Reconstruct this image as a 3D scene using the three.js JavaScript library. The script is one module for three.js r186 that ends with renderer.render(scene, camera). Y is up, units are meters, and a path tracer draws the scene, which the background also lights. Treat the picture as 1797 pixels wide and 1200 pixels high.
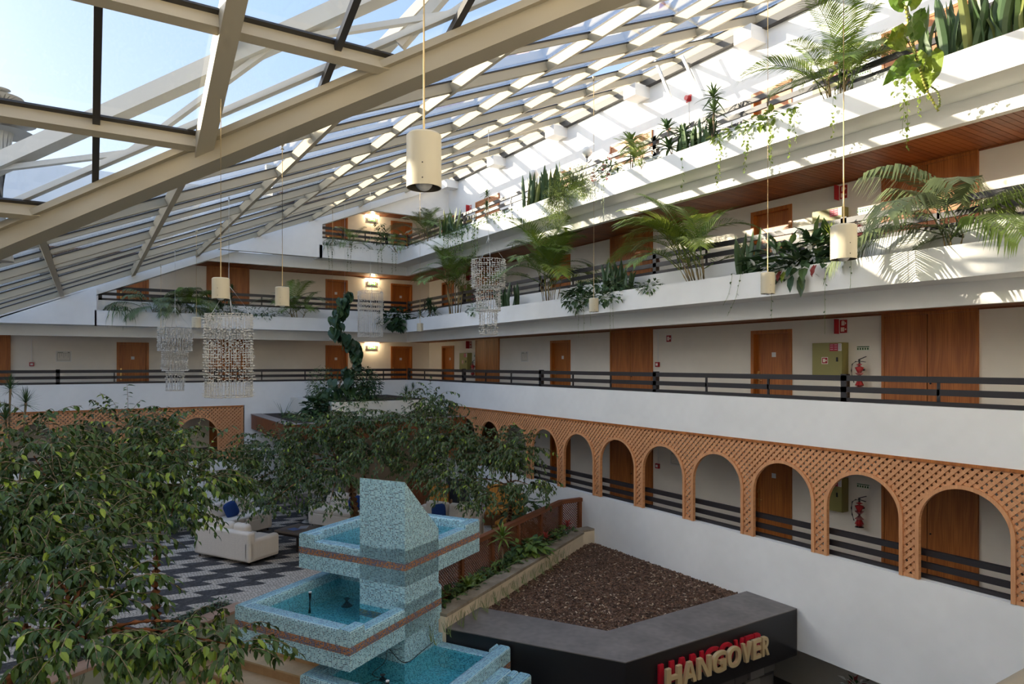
import * as THREE from 'three';
import { mergeGeometries } from 'three/addons/utils/BufferGeometryUtils.js';
import { RoundedBoxGeometry } from 'three/addons/geometries/RoundedBoxGeometry.js';
import { FontLoader } from 'three/addons/loaders/FontLoader.js';
import { TextGeometry } from 'three/addons/geometries/TextGeometry.js';
import { RectAreaLightUniformsLib } from 'three/addons/lights/RectAreaLightUniformsLib.js';

// ---------------------------------------------------------------- camera, sky, sun, exposure
const EYE = 4.6, YAW = 0.56407;
const scene = new THREE.Scene();
const renderer = new THREE.WebGLRenderer({ antialias: true });
renderer.toneMapping = THREE.LinearToneMapping;
renderer.toneMappingExposure = 2.35;
renderer.shadowMap.enabled = true;
RectAreaLightUniformsLib.init();
const camera = new THREE.PerspectiveCamera(2 * Math.atan(600 / 1180) * 180 / Math.PI, 1797 / 1200, 0.05, 400);
camera.position.set(0, EYE, 0);
camera.rotation.set(0, -YAW, 0);
camera.setViewOffset(1797, 1200, 0, -38, 1797, 1200);

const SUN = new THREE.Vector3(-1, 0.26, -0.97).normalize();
{
  const W = 512, H = 256, d = new Float32Array(W * H * 4);
  for (let r = 0; r < H; r++) for (let c = 0; c < W; c++) {
    const up = ((r + 0.5) / H - 0.5) * Math.PI, ro = ((c + 0.5) / W - 0.5) * 2 * Math.PI;
    const x = Math.cos(ro) * Math.cos(up), y = Math.sin(up), z = Math.sin(ro) * Math.cos(up);
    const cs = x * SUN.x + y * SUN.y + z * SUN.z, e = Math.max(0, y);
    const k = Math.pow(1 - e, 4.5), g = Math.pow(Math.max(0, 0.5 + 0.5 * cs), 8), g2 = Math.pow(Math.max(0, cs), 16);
    const o = (r * W + c) * 4;
    const zen = [0.2, 0.3, 0.5], hor = [0.66, 0.72, 0.8], glow = [0.3, 0.28, 0.26], hot = [4.5, 4.1, 3.5];   // clear winter air, glow towards the low sun boosted to light the interior
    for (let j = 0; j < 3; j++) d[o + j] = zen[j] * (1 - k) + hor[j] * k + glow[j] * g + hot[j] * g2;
    d[o + 3] = 1;
  }
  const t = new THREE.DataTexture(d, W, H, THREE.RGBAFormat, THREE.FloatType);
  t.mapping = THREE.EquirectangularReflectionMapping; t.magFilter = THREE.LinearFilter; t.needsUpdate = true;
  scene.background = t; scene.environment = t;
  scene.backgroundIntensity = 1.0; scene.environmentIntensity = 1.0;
}
const sun = new THREE.DirectionalLight(new THREE.Color().setRGB(1, 0.87, 0.68), 6);
sun.position.copy(SUN).multiplyScalar(60).add(new THREE.Vector3(4, 4, -12));
sun.target.position.set(4, 4, -12);
sun.castShadow = true;
Object.assign(sun.shadow.camera, { left: -30, right: 30, top: 20, bottom: -20, near: 1, far: 140 });
sun.shadow.mapSize.set(4096, 4096);
scene.add(sun, sun.target);

// ---------------------------------------------------------------- helpers
function rng(seed) { let s = seed >>> 0; return () => { s = (s + 0x6d2b79f5) >>> 0; let t = Math.imul(s ^ (s >>> 15), 1 | s); t = (t + Math.imul(t ^ (t >>> 7), 61 | t)) ^ t; return ((t ^ (t >>> 14)) >>> 0) / 4294967296; }; }
const V = (x, y, z) => new THREE.Vector3(x, y, z);
const used = new Map();
function numbered(name) { const n = used.get(name) || 0; used.set(name, n + 1); return n ? name + '_' + String(n).padStart(3, '0') : name; }
const sub = (a, b) => [a[0] - b[0], a[1] - b[1], a[2] - b[2]], add = (a, b, k = 1) => [a[0] + b[0] * k, a[1] + b[1] * k, a[2] + b[2] * k];
const dot = (a, b) => a[0] * b[0] + a[1] * b[1] + a[2] * b[2], cross = (a, b) => [a[1] * b[2] - a[2] * b[1], a[2] * b[0] - a[0] * b[2], a[0] * b[1] - a[1] * b[0]];
const norm = (a) => { const l = Math.hypot(a[0], a[1], a[2]) || 1; return [a[0] / l, a[1] / l, a[2] / l]; };
class MB {                                  // collects faces, then becomes one geometry
  constructor() { this.p = []; this.n = []; this.t = []; this.i = []; }
  get count() { return this.p.length / 3; }
  vert(p, n, u, v) { this.p.push(p[0], p[1], p[2]); this.n.push(n[0], n[1], n[2]); this.t.push(u, v); return this.p.length / 3 - 1; }
  quad(a, b, c, d) {
    const U = norm(sub(b, a)), N = norm(cross(sub(b, a), sub(d, a))), W = cross(N, U), o = this.count;
    for (const q of [a, b, c, d]) this.vert(q, N, dot(q, U), dot(q, W));
    this.i.push(o, o + 1, o + 2, o, o + 2, o + 3); return this;
  }
  tri(a, b, c) { const N = norm(cross(sub(b, a), sub(c, a))), U = norm(sub(b, a)), W = cross(N, U), o = this.count; for (const q of [a, b, c]) this.vert(q, N, dot(q, U), dot(q, W)); this.i.push(o, o + 1, o + 2); return this; }
  box(x0, y0, z0, x1, y1, z1) {
    this.quad([x0, y0, z1], [x1, y0, z1], [x1, y1, z1], [x0, y1, z1]);
    this.quad([x1, y0, z0], [x0, y0, z0], [x0, y1, z0], [x1, y1, z0]);
    this.quad([x1, y0, z1], [x1, y0, z0], [x1, y1, z0], [x1, y1, z1]);
    this.quad([x0, y0, z0], [x0, y0, z1], [x0, y1, z1], [x0, y1, z0]);
    this.quad([x0, y1, z1], [x1, y1, z1], [x1, y1, z0], [x0, y1, z0]);
    this.quad([x0, y0, z0], [x1, y0, z0], [x1, y0, z1], [x0, y0, z1]);
    return this;
  }
  bar(a, b, w, h, up = [0, 1, 0]) {          // a beam from a to b: w across, h along up
    const D = norm(sub(b, a)), S = norm(cross(D, up)), T = cross(S, D), P = (e, s, t) => add(add(e, S, s * w / 2), T, t * h / 2);
    const q = [[-1, -1], [1, -1], [1, 1], [-1, 1]];
    for (let k = 0; k < 4; k++) { const [s0, t0] = q[k], [s1, t1] = q[(k + 1) % 4]; this.quad(P(a, s1, t1), P(a, s0, t0), P(b, s0, t0), P(b, s1, t1)); }
    this.quad(P(a, -1, -1), P(a, 1, -1), P(a, 1, 1), P(a, -1, 1)); this.quad(P(b, 1, -1), P(b, -1, -1), P(b, -1, 1), P(b, 1, 1));
    return this;
  }
  tube(pts, rad, seg = 6, cap = true) {
    const n = pts.length, R = (k) => typeof rad === 'function' ? rad(k / (n - 1)) : Array.isArray(rad) ? rad[k] : rad;
    let ref = [0.31, 0.2, 0.93], o0 = -1, len = 0;
    for (let k = 0; k < n; k++) {
      const D = norm(sub(pts[Math.min(n - 1, k + 1)], pts[Math.max(0, k - 1)]));
      if (Math.abs(dot(D, ref)) > 0.92) ref = [0.9, 0.3, 0.1];
      const S = norm(cross(D, ref)), T = cross(D, S); ref = cross(S, D).map((x) => -x); ref = T;
      if (k) len += Math.hypot(...sub(pts[k], pts[k - 1]));
      const o = this.count;
      for (let j = 0; j <= seg; j++) { const a = j / seg * 2 * Math.PI, N = add([S[0] * Math.cos(a), S[1] * Math.cos(a), S[2] * Math.cos(a)], T, Math.sin(a)); this.vert(add(pts[k], N, R(k)), N, j / seg, len); }
      if (k) for (let j = 0; j < seg; j++) this.i.push(o0 + j, o0 + j + 1, o + j + 1, o0 + j, o + j + 1, o + j);
      if (cap && (k === 0 || k === n - 1)) { const N = k ? D : D.map((x) => -x), c = this.vert(pts[k], N, 0, 0), q = this.count; for (let j = 0; j <= seg; j++) { const a = j / seg * 2 * Math.PI, M = add([S[0] * Math.cos(a), S[1] * Math.cos(a), S[2] * Math.cos(a)], T, Math.sin(a)); this.vert(add(pts[k], M, R(k)), N, 0, 0); } for (let j = 0; j < seg; j++) k ? this.i.push(c, q + j, q + j + 1) : this.i.push(c, q + j + 1, q + j); }
      o0 = o;
    }
    return this;
  }
  extrude(poly, holes, d0, d1, map) {        // polygon (a, b) with holes, from depth d0 to d1; map(a, b, d) gives the point
    const P = poly.map((q) => new THREE.Vector2(...q)), Hs = (holes || []).map((h) => h.map((q) => new THREE.Vector2(...q)));
    if (THREE.ShapeUtils.isClockWise(P)) P.reverse();
    for (const h of Hs) if (!THREE.ShapeUtils.isClockWise(h)) h.reverse();
    const all = [...P, ...Hs.flat()], F = THREE.ShapeUtils.triangulateShape(P, Hs);
    for (const f of F) {
      const q = f.map((k) => all[k]);
      this.tri2(map(q[0].x, q[0].y, d1), map(q[1].x, q[1].y, d1), map(q[2].x, q[2].y, d1), q, false);
      this.tri2(map(q[0].x, q[0].y, d0), map(q[2].x, q[2].y, d0), map(q[1].x, q[1].y, d0), [q[0], q[2], q[1]]);
    }
    for (const ring of [P, ...Hs]) for (let k = 0; k < ring.length; k++) { const A = ring[k], B = ring[(k + 1) % ring.length]; this.quad(map(A.x, A.y, d0), map(B.x, B.y, d0), map(B.x, B.y, d1), map(A.x, A.y, d1)); }
    return this;
  }
  tri2(a, b, c, q) { const N = norm(cross(sub(b, a), sub(c, a))), o = this.count; [a, b, c].forEach((p, k) => this.vert(p, N, q[k].x, q[k].y)); this.i.push(o, o + 1, o + 2); }
  leaf(b, D, N, L, W, bend = 0.15, fold = 0.2) {   // b base, D direction, N upper side; a folded pointed blade of 8 triangles
    D = norm(D); const S = norm(cross(D, N)), T = norm(cross(S, D));
    const pt = (u, s) => add(add(add(b, D, u * L), S, s * W / 2), T, (-bend * u * u + fold * Math.abs(s) * W / L) * L);
    const B = pt(0, 0), t = pt(1, 0), c1 = pt(0.3, 0), c2 = pt(0.65, 0), l1 = pt(0.28, -0.9), r1 = pt(0.28, 0.9), l2 = pt(0.62, -0.82), r2 = pt(0.62, 0.82);
    this.tri(B, c1, l1).tri(B, r1, c1); this.quad(l1, c1, c2, l2); this.quad(c1, r1, r2, c2); this.tri(l2, c2, t).tri(c2, r2, t); return this;
  }
  leaf4(b, D, N, L, W, bend = 0.15) {        // smaller leaf: four triangles
    D = norm(D); const S = norm(cross(D, N)), T = norm(cross(S, D)), m = add(add(b, D, 0.45 * L), T, -bend * 0.2 * L), t = add(add(b, D, L), T, -bend * L), l = add(add(m, S, -W / 2), T, 0.12 * W), r = add(add(m, S, W / 2), T, 0.12 * W);
    this.tri(b, m, l).tri(b, r, m).tri(l, m, t).tri(m, r, t); return this;
  }
  blade(b, D, N, L, W, bend = 0.4, seg = 4) { // long arching strip, widest low down
    D = norm(D); const S = norm(cross(D, N)), T = norm(cross(S, D)); let pl, pr;
    for (let k = 0; k <= seg; k++) { const u = k / seg, w = W / 2 * Math.min(1, 0.55 + 2.2 * u) * (1 - Math.pow(u, 2.2)) + 0.0006, a = bend * u, c = add(add(b, D, L * u * Math.cos(a * 0.7)), [0, -1, 0], L * bend * u * u * 0.6), l = add(add(c, S, -w), T, w * 0.25), r = add(add(c, S, w), T, w * 0.25); if (k) { this.quad(pl, c0, c, l); this.quad(c0, pr, r, c); } pl = l; pr = r; var c0 = c; }
    return this;
  }
  add(g, m) {
    if (m) g = g.clone().applyMatrix4(m); if (!g.index) { const n = g.attributes.position.count; g.setIndex([...Array(n).keys()]); }
    const o = this.count, A = g.attributes; for (let k = 0; k < A.position.count; k++) this.vert([A.position.getX(k), A.position.getY(k), A.position.getZ(k)], [A.normal.getX(k), A.normal.getY(k), A.normal.getZ(k)], A.uv ? A.uv.getX(k) : 0, A.uv ? A.uv.getY(k) : 0);
    for (const k of g.index.array) this.i.push(o + k); return this;
  }
  geo() {
    const g = new THREE.BufferGeometry();
    g.setAttribute('position', new THREE.Float32BufferAttribute(this.p, 3)); g.setAttribute('normal', new THREE.Float32BufferAttribute(this.n, 3)); g.setAttribute('uv', new THREE.Float32BufferAttribute(this.t, 2)); g.setIndex(this.i); return g;
  }
}
function obj(name, g, m, parent) {
  if (g instanceof MB) g = g.geo();
  const o = new THREE.Mesh(g, m); o.name = parent ? name : numbered(name); o.castShadow = o.receiveShadow = true; (parent || scene).add(o); return o;
}
function tag(o, label, category, group) { o.userData.label = label; o.userData.category = category; if (group) o.userData.group = group; return o; }
function thing(name, label, category, pos = [0, 0, 0], turn = 0, group) {
  const o = new THREE.Group(); o.name = numbered(name); o.position.set(...pos); o.rotation.y = turn; scene.add(o); return tag(o, label, category, group);
}
function struct(name, g, m) { let o; if (g) o = obj(name, g, m); else { o = new THREE.Group(); o.name = numbered(name); scene.add(o); } o.userData.kind = 'structure'; return o; }
function stuff(o) { o.userData.kind = 'stuff'; return o; }
function copy(root, pos, turn, label, group) { const r = root.clone(); r.name = numbered(root.name.replace(/_\d{3}$/, '')); r.position.set(...pos); r.rotation.y = turn; r.userData = { ...root.userData, label }; if (group) r.userData.group = group; scene.add(r); return r; }

// ---------------------------------------------------------------- materials
const lin = (r, g, b) => new THREE.Color().setRGB(r, g, b);
function M(color, rough = 0.7, more = {}) { return new THREE.MeshPhysicalMaterial({ color: Array.isArray(color) ? lin(...color) : color, roughness: rough, metalness: 0, ...more }); }
function hash2(x, y, s) { let h = Math.imul(x, 374761393) + Math.imul(y, 668265263) + Math.imul(s, 2246822519); h = Math.imul(h ^ (h >>> 13), 1274126177); return ((h ^ (h >>> 16)) >>> 0) / 4294967296; }
function vnoise(x, y, px, py, s) { const ix = Math.floor(x), iy = Math.floor(y), fx = x - ix, fy = y - iy, m = (a, n) => ((a % n) + n) % n, u = fx * fx * (3 - 2 * fx), v = fy * fy * (3 - 2 * fy), h = (a, b) => hash2(m(a, px), m(b, py), s); return (h(ix, iy) * (1 - u) + h(ix + 1, iy) * u) * (1 - v) + (h(ix, iy + 1) * (1 - u) + h(ix + 1, iy + 1) * u) * v; }
function tex(n, metres, fn, srgb = true, h = n) {      // fn(u, v in 0..1) -> [r, g, b] 0..1; the tile covers metres
  const d = new Uint8Array(n * h * 4);
  for (let y = 0; y < h; y++) for (let x = 0; x < n; x++) { const c = fn(x / n, y / h, x, y), o = (y * n + x) * 4; for (let j = 0; j < 3; j++) d[o + j] = Math.max(0, Math.min(255, c[j] * 255)); d[o + 3] = 255; }
  const t = new THREE.DataTexture(d, n, h); t.magFilter = THREE.LinearFilter; t.wrapS = t.wrapT = THREE.RepeatWrapping; if (srgb) t.colorSpace = THREE.SRGBColorSpace; const m = Array.isArray(metres) ? metres : [metres, metres]; t.repeat.set(1 / m[0], 1 / m[1]); t.needsUpdate = true; return t;
}
const mix = (a, b, k) => a.map((x, j) => x + (b[j] - x) * k);
function woodTex(c0, c1, seed, tile = [0.6, 1.8]) {
  return tex(256, tile, (u, v) => { const w = vnoise(u * 6, v * 3, 6, 3, seed) * 1.6, g = vnoise(u * 46 + w * 3, v * 5, 46 + 0, 5, seed + 1), f = vnoise(u * 120, v * 7, 120, 7, seed + 2), k = 0.55 * g + 0.3 * f + 0.25 * vnoise(u * 5, v * 2, 5, 2, seed + 3); return mix(c0, c1, Math.min(1, k)); }, true, 256);
}
const mottle = (c, amp, seed, n = 6) => (u, v) => { const k = (vnoise(u * n, v * n, n, n, seed) + 0.5 * vnoise(u * n * 4, v * n * 4, n * 4, n * 4, seed + 1) - 0.75) * amp; return c.map((x) => x + k); };
const MAT = {
  white: M(0xffffff, 0.82, { map: tex(128, 3, mottle([0.955, 0.95, 0.935], 0.025, 5)) }),
  cream: M(0xffffff, 0.8, { map: tex(128, 3, mottle([0.95, 0.925, 0.875], 0.025, 9)) }),  // white paint with a warm tint standing in for bounced light
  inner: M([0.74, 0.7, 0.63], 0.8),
  door: M(0xffffff, 0.42, { map: woodTex([0.56, 0.3, 0.1], [0.82, 0.51, 0.22], 11) }),
  closet: M(0xffffff, 0.45, { map: woodTex([0.56, 0.31, 0.12], [0.8, 0.5, 0.24], 23) }),
  plank: M(0xffffff, 0.5, { map: woodTex([0.46, 0.25, 0.11], [0.68, 0.4, 0.2], 37, [0.3, 1.2]) }),
  plank2: M(0xffffff, 0.5, { map: woodTex([0.42, 0.22, 0.1], [0.62, 0.36, 0.18], 51, [0.3, 1.2]) }),
  lattice: M(0xffffff, 0.6, { map: woodTex([0.76, 0.52, 0.35], [0.9, 0.67, 0.47], 41, [0.2, 0.8]) }),
  fence: M(0xffffff, 0.6, { map: woodTex([0.36, 0.19, 0.09], [0.54, 0.31, 0.16], 43, [0.2, 0.8]) }),
  fascia: M(0xffffff, 0.5, { map: woodTex([0.4, 0.2, 0.08], [0.58, 0.33, 0.15], 47, [1.8, 0.6]) }),
  rail: M([0.022, 0.018, 0.02], 0.42),
  frame: M([0.52, 0.45, 0.32], 0.5),
  frameDark: M([0.05, 0.045, 0.04], 0.5),
  steel: M([0.62, 0.58, 0.5], 0.55),
  alu: M([0.75, 0.75, 0.74], 0.35, { metalness: 0.8 }),
  glass: M([0.97, 0.985, 0.99], 0.03, { transmission: 1, thickness: 0, ior: 1.5 }),
  brass: M([0.78, 0.52, 0.2], 0.3, { metalness: 1 }),
  rod: M([0.62, 0.47, 0.24], 0.35, { metalness: 0.6 }),
  shade: M([0.6, 0.53, 0.38], 0.45),
  shadeIn: M([0.16, 0.13, 0.09], 0.6),
  bulb: M([0.86, 0.84, 0.78], 0.3),
  soil: M(0xffffff, 0.95, { map: tex(128, 0.8, mottle([0.2, 0.15, 0.11], 0.2, 61, 20)) }),
  black: M([0.012, 0.011, 0.012], 0.35),
  blackTop: M(0xffffff, 0.7, { map: tex(256, 2, (u, v) => { const k = 0.4 + 0.07 * vnoise(u * 5, v * 5, 5, 5, 71) + 0.05 * vnoise(u * 30, v * 30, 30, 30, 72); return [k, k * 0.95, k * 0.92]; }) }),
  red: M([0.55, 0.02, 0.025], 0.35), redDark: M([0.4, 0.012, 0.02], 0.4), darkGrey: M([0.04, 0.04, 0.045], 0.5), plate: M([0.8, 0.8, 0.78], 0.5), olive: M([0.3, 0.27, 0.08], 0.45), steelHandle: M([0.6, 0.6, 0.6], 0.3, { metalness: 0.9 }),
};

// ---------------------------------------------------------------- the building: y = 0 is the lounge floor
const XW = 12.2, XP = 10.4, XO = 9.76, ZW = -25.8, ZP = -24, ZO = -23.36, FL = [0.68, 3.24, 5.8, 8.36];
const roofA = (x) => 6.78 + 0.42 * x, roofB = (z) => 11.45 + 0.42 * z;
const C0 = [3.98, -9.26], E1 = [0.866, -0.5], E2 = [-0.5, -0.866];          // the turned grid of the lounge: s along E1, u along E2
const SU = (s, u) => [C0[0] + E1[0] * s + E2[0] * u, C0[1] + E1[1] * s + E2[1] * u];
const SU3 = (s, y, u) => { const q = SU(s, u); return [q[0], y, q[1]]; };
const flat = (x, z, d) => [x, d, -z];                                       // for extrude: polygon in (x, -z), depth is y
const floorPoly = (pts, y0, y1) => new MB().extrude(pts.map(([x, z]) => [x, -z]), [], y0, y1, flat);

// floors
const cobbleLight = M(0xffffff, 0.85), cobbleDark = M(0xffffff, 0.8);
{
  const cob = (base, amp, seed) => tex(512, 0.84, (u, v) => {                // small uneven setts
    const n = 14, X = u * n, Y = v * n; let b = 9, b2 = 9, id = 0;
    for (let j = -1; j <= 1; j++) for (let i = -1; i <= 1; i++) { const cx = Math.floor(X) + i, cy = Math.floor(Y) + j, m = (a) => ((a % n) + n) % n, hx = hash2(m(cx), m(cy), seed), hy = hash2(m(cx), m(cy), seed + 1), d = Math.hypot(cx + 0.2 + 0.6 * hx - X, cy + 0.2 + 0.6 * hy - Y); if (d < b) { b2 = b; b = d; id = hash2(m(cx), m(cy), seed + 2); } else if (d < b2) b2 = d; }
    const e = Math.min(1, (b2 - b) * 5), k = (id - 0.5) * amp; return base.map((x) => (x + k) * (0.45 + 0.55 * e));
  });
  cobbleLight.map = cob([0.76, 0.71, 0.65], 0.12, 81); cobbleDark.map = cob([0.27, 0.255, 0.25], 0.12, 91);
}
const floor = struct('floor');
const loungePts = [[10.4, -13.35], [9.72, -13.3], SU(0.75, 0.5), SU(0.5, 4.35), SU(-17.5, 4.35), [-12.2, -24], [10.4, -24]];
obj('floor_slab', floorPoly(loungePts, -0.28, 0), cobbleLight, floor);
{ // dark wave cells of the paving, each laid a few millimetres proud
  const rest = new MB(), P = 0.55, Q = 0.96, hw = 0.255;
  const cell = (b, s0, u0) => { const poly = [], S = (t) => 0.2 * Math.tanh(2.4 * (t - 0.5)) ; for (let k = 0; k <= 8; k++) { const t = k / 8; poly.push([s0 + P * t, u0 - hw - S(t) + 0.0]); } for (let k = 8; k >= 0; k--) { const t = k / 8; poly.push([s0 + P * t, u0 + hw - S(t)]); } b.extrude(poly, [], -0.02, 0.004, (s, u, d) => { const q = SU(s, u); return [q[0], d, q[1]]; }); };
  for (let i = -16; i < 18; i++) for (let j = 0; j < 17; j++) {
    const s0 = 0.08 - P / 2 + i * P, u0 = 5.5 + (j - 1) * Q, c = SU(s0 + P / 2, u0);
    if (c[0] > 10.0 || c[0] < -11.5 || c[1] < -23.6 || u0 < 4.75 && s0 < 0.6 || u0 < 4.6) continue;
    const near = i >= -3 && i < 12 && j < 9;
    if (near) { const b = new MB(); cell(b, s0, u0); obj('paving_wave', b, cobbleDark, floor); } else cell(rest, s0, u0);
  }
  stuff(obj('paving_waves', rest, cobbleDark, floor));
}
obj('lower_floor', new MB().box(-12.2, -2.1, -24, 12.3, -1.95, 1.4), M([0.12, 0.1, 0.09], 0.5), floor);
const G = struct('ground', new MB().box(-90, -2.6, -90, 90, -2.4, 90), M([0.2, 0.19, 0.16], 0.9));

// wooden doors and cupboards stand in the corridor walls; local axes: x to the right, y up, z out of the wall
const DOORS_R = [[-24.59, -23.53], [-17.03, -16.02], [-9.56, -8.56], [-2.1, -1.1]], CUPS_R = [[-21.75, -20.09], [-14.18, -12.56], [-6.71, -5.15]];
const DOORS_L = [[[0.84, 1.78], [7.79, 8.68], [10.47, 11.42]], [[0.84, 1.78], [7.79, 8.68], [10.47, 11.42]], [[7.79, 8.68], [10.47, 11.42]]];
const CUPS_L = [[3.62, 5.05], [-3.5, -1.96]];
const onWall = (o, wall, a, y, out = 0) => { if (wall === 'R') { o.position.set(XW - out, y, a); o.rotation.y = -Math.PI / 2; } else { o.position.set(a, y, ZW + out); o.rotation.y = 0; } return o; };
const doorGeo = {};
function doorProto(w) {
  const key = w.toFixed(2); if (doorGeo[key]) return doorGeo[key];
  const f = new MB(), H = 2.07; f.box(-w / 2, 0, -0.14, -w / 2 + 0.075, H, 0.025).box(w / 2 - 0.075, 0, -0.14, w / 2, H, 0.025).box(-w / 2 + 0.075, H - 0.075, -0.14, w / 2 - 0.075, H, 0.025);
  const leaf = new MB().box(-w / 2 + 0.07, 0.005, -0.13, w / 2 - 0.07, H - 0.07, -0.09);
  const h = new MB().box(-w / 2 + 0.1, 0.82, -0.09, -w / 2 + 0.15, 1.2, -0.08).tube([[-w / 2 + 0.125, 1.0, -0.08], [-w / 2 + 0.125, 1.0, -0.035], [-w / 2 + 0.24, 1.0, -0.035]], 0.011, 8).box(-w / 2 + 0.1, 1.12, -0.09, -w / 2 + 0.15, 1.17, -0.06);
  const pl = new MB().box(-0.05, 1.5, -0.09, 0.05, 1.6, -0.083), mk = new MB().box(-0.028, 1.525, -0.084, 0.028, 1.57, -0.081);
  return doorGeo[key] = { f: f.geo(), leaf: leaf.geo(), h: h.geo(), pl: pl.geo(), mk: mk.geo() };
}
let doorN = 0;
function door(wall, a0, a1, y) {
  const w = Math.round((a1 - a0) * 50) / 50, g = doorProto(w), o = new THREE.Group(); o.name = 'door_' + (++doorN); o.userData.kind = 'structure'; scene.add(o);
  onWall(o, wall, (a0 + a1) / 2, y);
  obj('door_frame', g.f, MAT.door, o); const l = obj('door_leaf', g.leaf, MAT.door, o); obj('handle', g.h, MAT.brass, l); const p = obj('number_plate', g.pl, MAT.plate, l);
  obj('card_slot', new MB().box(-w / 2 - 0.16, 1.05, 0, -w / 2 - 0.08, 1.15, 0.012).geo(), MAT.plate, o);
  return o;
}
function cupboard(wall, a0, a1, y, h, label) {
  const w = a1 - a0, o = thing('service_cupboard', label, 'cupboard', [0, 0, 0], 0, 'oak service cupboards along the galleries'); onWall(o, wall, (a0 + a1) / 2, y);
  obj('frame', new MB().box(-w / 2, 0, 0, -w / 2 + 0.05, h, 0.05).box(w / 2 - 0.05, 0, 0, w / 2, h, 0.05).box(-w / 2 + 0.05, h - 0.05, 0, w / 2 - 0.05, h, 0.05), MAT.closet, o);
  const d = new MB().box(-w / 2 + 0.052, 0.01, 0, -0.008, h - 0.052, 0.035), e = new MB().box(0.008, 0.01, 0, w / 2 - 0.052, h - 0.052, 0.035);
  obj('door', d, MAT.closet, o); const r = obj('door', e, MAT.closet, o); obj('knob', new MB().tube([[0.06, 1.02, 0.035], [0.06, 1.02, 0.055], [0.06, 1.02, 0.07]], [0.008, 0.016, 0.012], 8), MAT.black, r);
  return o;
}
// corridor walls with door openings
const wallR = struct('wall_right'), wallL = struct('wall_back');
for (let k = 0; k < 4; k++) {
  const y0 = FL[k], y1 = k < 3 ? FL[k + 1] : 11.95;
  const mk = (a0, a1, doors) => [[[a0, y0], [a1, y0], [a1, y1], [a0, y1]], doors.map(([p, q]) => { const w = Math.round((q - p) * 50) / 50, c = (p + q) / 2; return [[c - w / 2, y0 + 0.003], [c + w / 2, y0 + 0.003], [c + w / 2, y0 + 2.07], [c - w / 2, y0 + 2.07]]; })];
  const [pr, hr] = mk(-26, 1.4, DOORS_R);
  obj('wall_section', new MB().extrude(pr, hr, 0, 0.22, (a, b, d) => [XW + d, b, a]), k === 3 ? MAT.white : MAT.cream, wallR);
  DOORS_R.forEach((d) => door('R', d[0], d[1], y0));
  if (k > 0) {
    const L = DOORS_L[k - 1], xl = k === 1 ? -12.2 : k === 2 ? -1.2 : 5.6, [pl, hl] = mk(xl, XW, L);
        obj('wall_section', new MB().extrude(pl, hl, 0, 0.22, (a, b, d) => [a, b, ZW - d]), MAT.cream, wallL);
    L.forEach((d) => door('L', d[0], d[1], y0));
  } else obj('wall_section', new MB().extrude([[-12.2, -2], [XW, -2], [XW, FL[1]], [-12.2, FL[1]]], [], 0, 0.22, (a, b, d) => [a, b, ZW - d]), MAT.cream, wallL);
}
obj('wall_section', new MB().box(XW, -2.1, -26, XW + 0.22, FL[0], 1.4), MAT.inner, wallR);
obj('cornice_rail', new MB().box(XW - 0.03, 5.475, -25.8, XW, 5.5, -0.7).box(XW - 0.03, 8.035, -25.8, XW, 8.06, -0.7), MAT.plank2, wallR);
obj('cornice_rail', new MB().box(-3, 5.475, ZW, XW, 5.5, ZW + 0.03).box(-1, 8.035, ZW, XW, 8.06, ZW + 0.03), MAT.plank2, wallL);

// gallery slabs, timber ceilings
const slabs = struct('gallery_floor');
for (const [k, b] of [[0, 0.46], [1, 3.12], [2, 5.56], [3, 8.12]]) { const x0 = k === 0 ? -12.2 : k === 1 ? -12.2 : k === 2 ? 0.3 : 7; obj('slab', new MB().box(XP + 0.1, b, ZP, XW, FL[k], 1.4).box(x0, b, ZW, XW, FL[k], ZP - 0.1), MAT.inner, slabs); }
const ceil = struct('ceiling');
{
  const rest = new MB(), rest2 = new MB(), w = 0.1, geos = [new MB().box(XP + 0.14, 0, -w / 2 + 0.004, XW, 0.03, w / 2 - 0.004).geo(), new MB().box(XP + 0.14, 0, -w / 2 + 0.004, XW, 0.028, w / 2 - 0.004).geo()]; let n = 0;
  for (let z = -0.8; z > ZP; z -= w) {
    const m = hash2(Math.round(z * 10), 3, 5);
    if (z > -14.5 && z < -2.6) { const o = obj('plank', geos[n++ % 2], m > 0.45 ? MAT.plank : MAT.plank2, ceil); o.position.set(0, 8.06 + m * 0.003, z); }
    else (m > 0.45 ? rest : rest2).box(XP + 0.14, 8.06, z - w / 2 + 0.004, XW, 8.09, z + w / 2 - 0.004);
    (m > 0.45 ? rest : rest2).box(XP + 0.14, 5.5, z - w / 2 + 0.004, XW, 5.53, z + w / 2 - 0.004);
    (m > 0.45 ? rest : rest2).box(XP + 0.14, 3.06, z - w / 2 + 0.004, XW, 3.09, z + w / 2 - 0.004);
  }
  for (let x = -3; x < XW; x += w) { const m = hash2(Math.round(x * 10), 8, 5), q = m > 0.45 ? rest : rest2; q.box(x + 0.004, 5.5, ZW, x + w - 0.004, 5.53, ZP - 0.14); q.box(x + 0.004, 3.06, ZW, x + w - 0.004, 3.09, ZP - 0.14); if (x > -1.2) q.box(x + 0.004, 8.06, ZW, x + w - 0.004, 8.09, ZP - 0.14); if (x > 5.6) q.box(x + 0.004, 10.55, ZW, x + w - 0.004, 10.58, ZP - 0.1); }
  stuff(obj('planks', rest, MAT.plank, ceil)); stuff(obj('planks', rest2, MAT.plank2, ceil));
}

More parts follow.
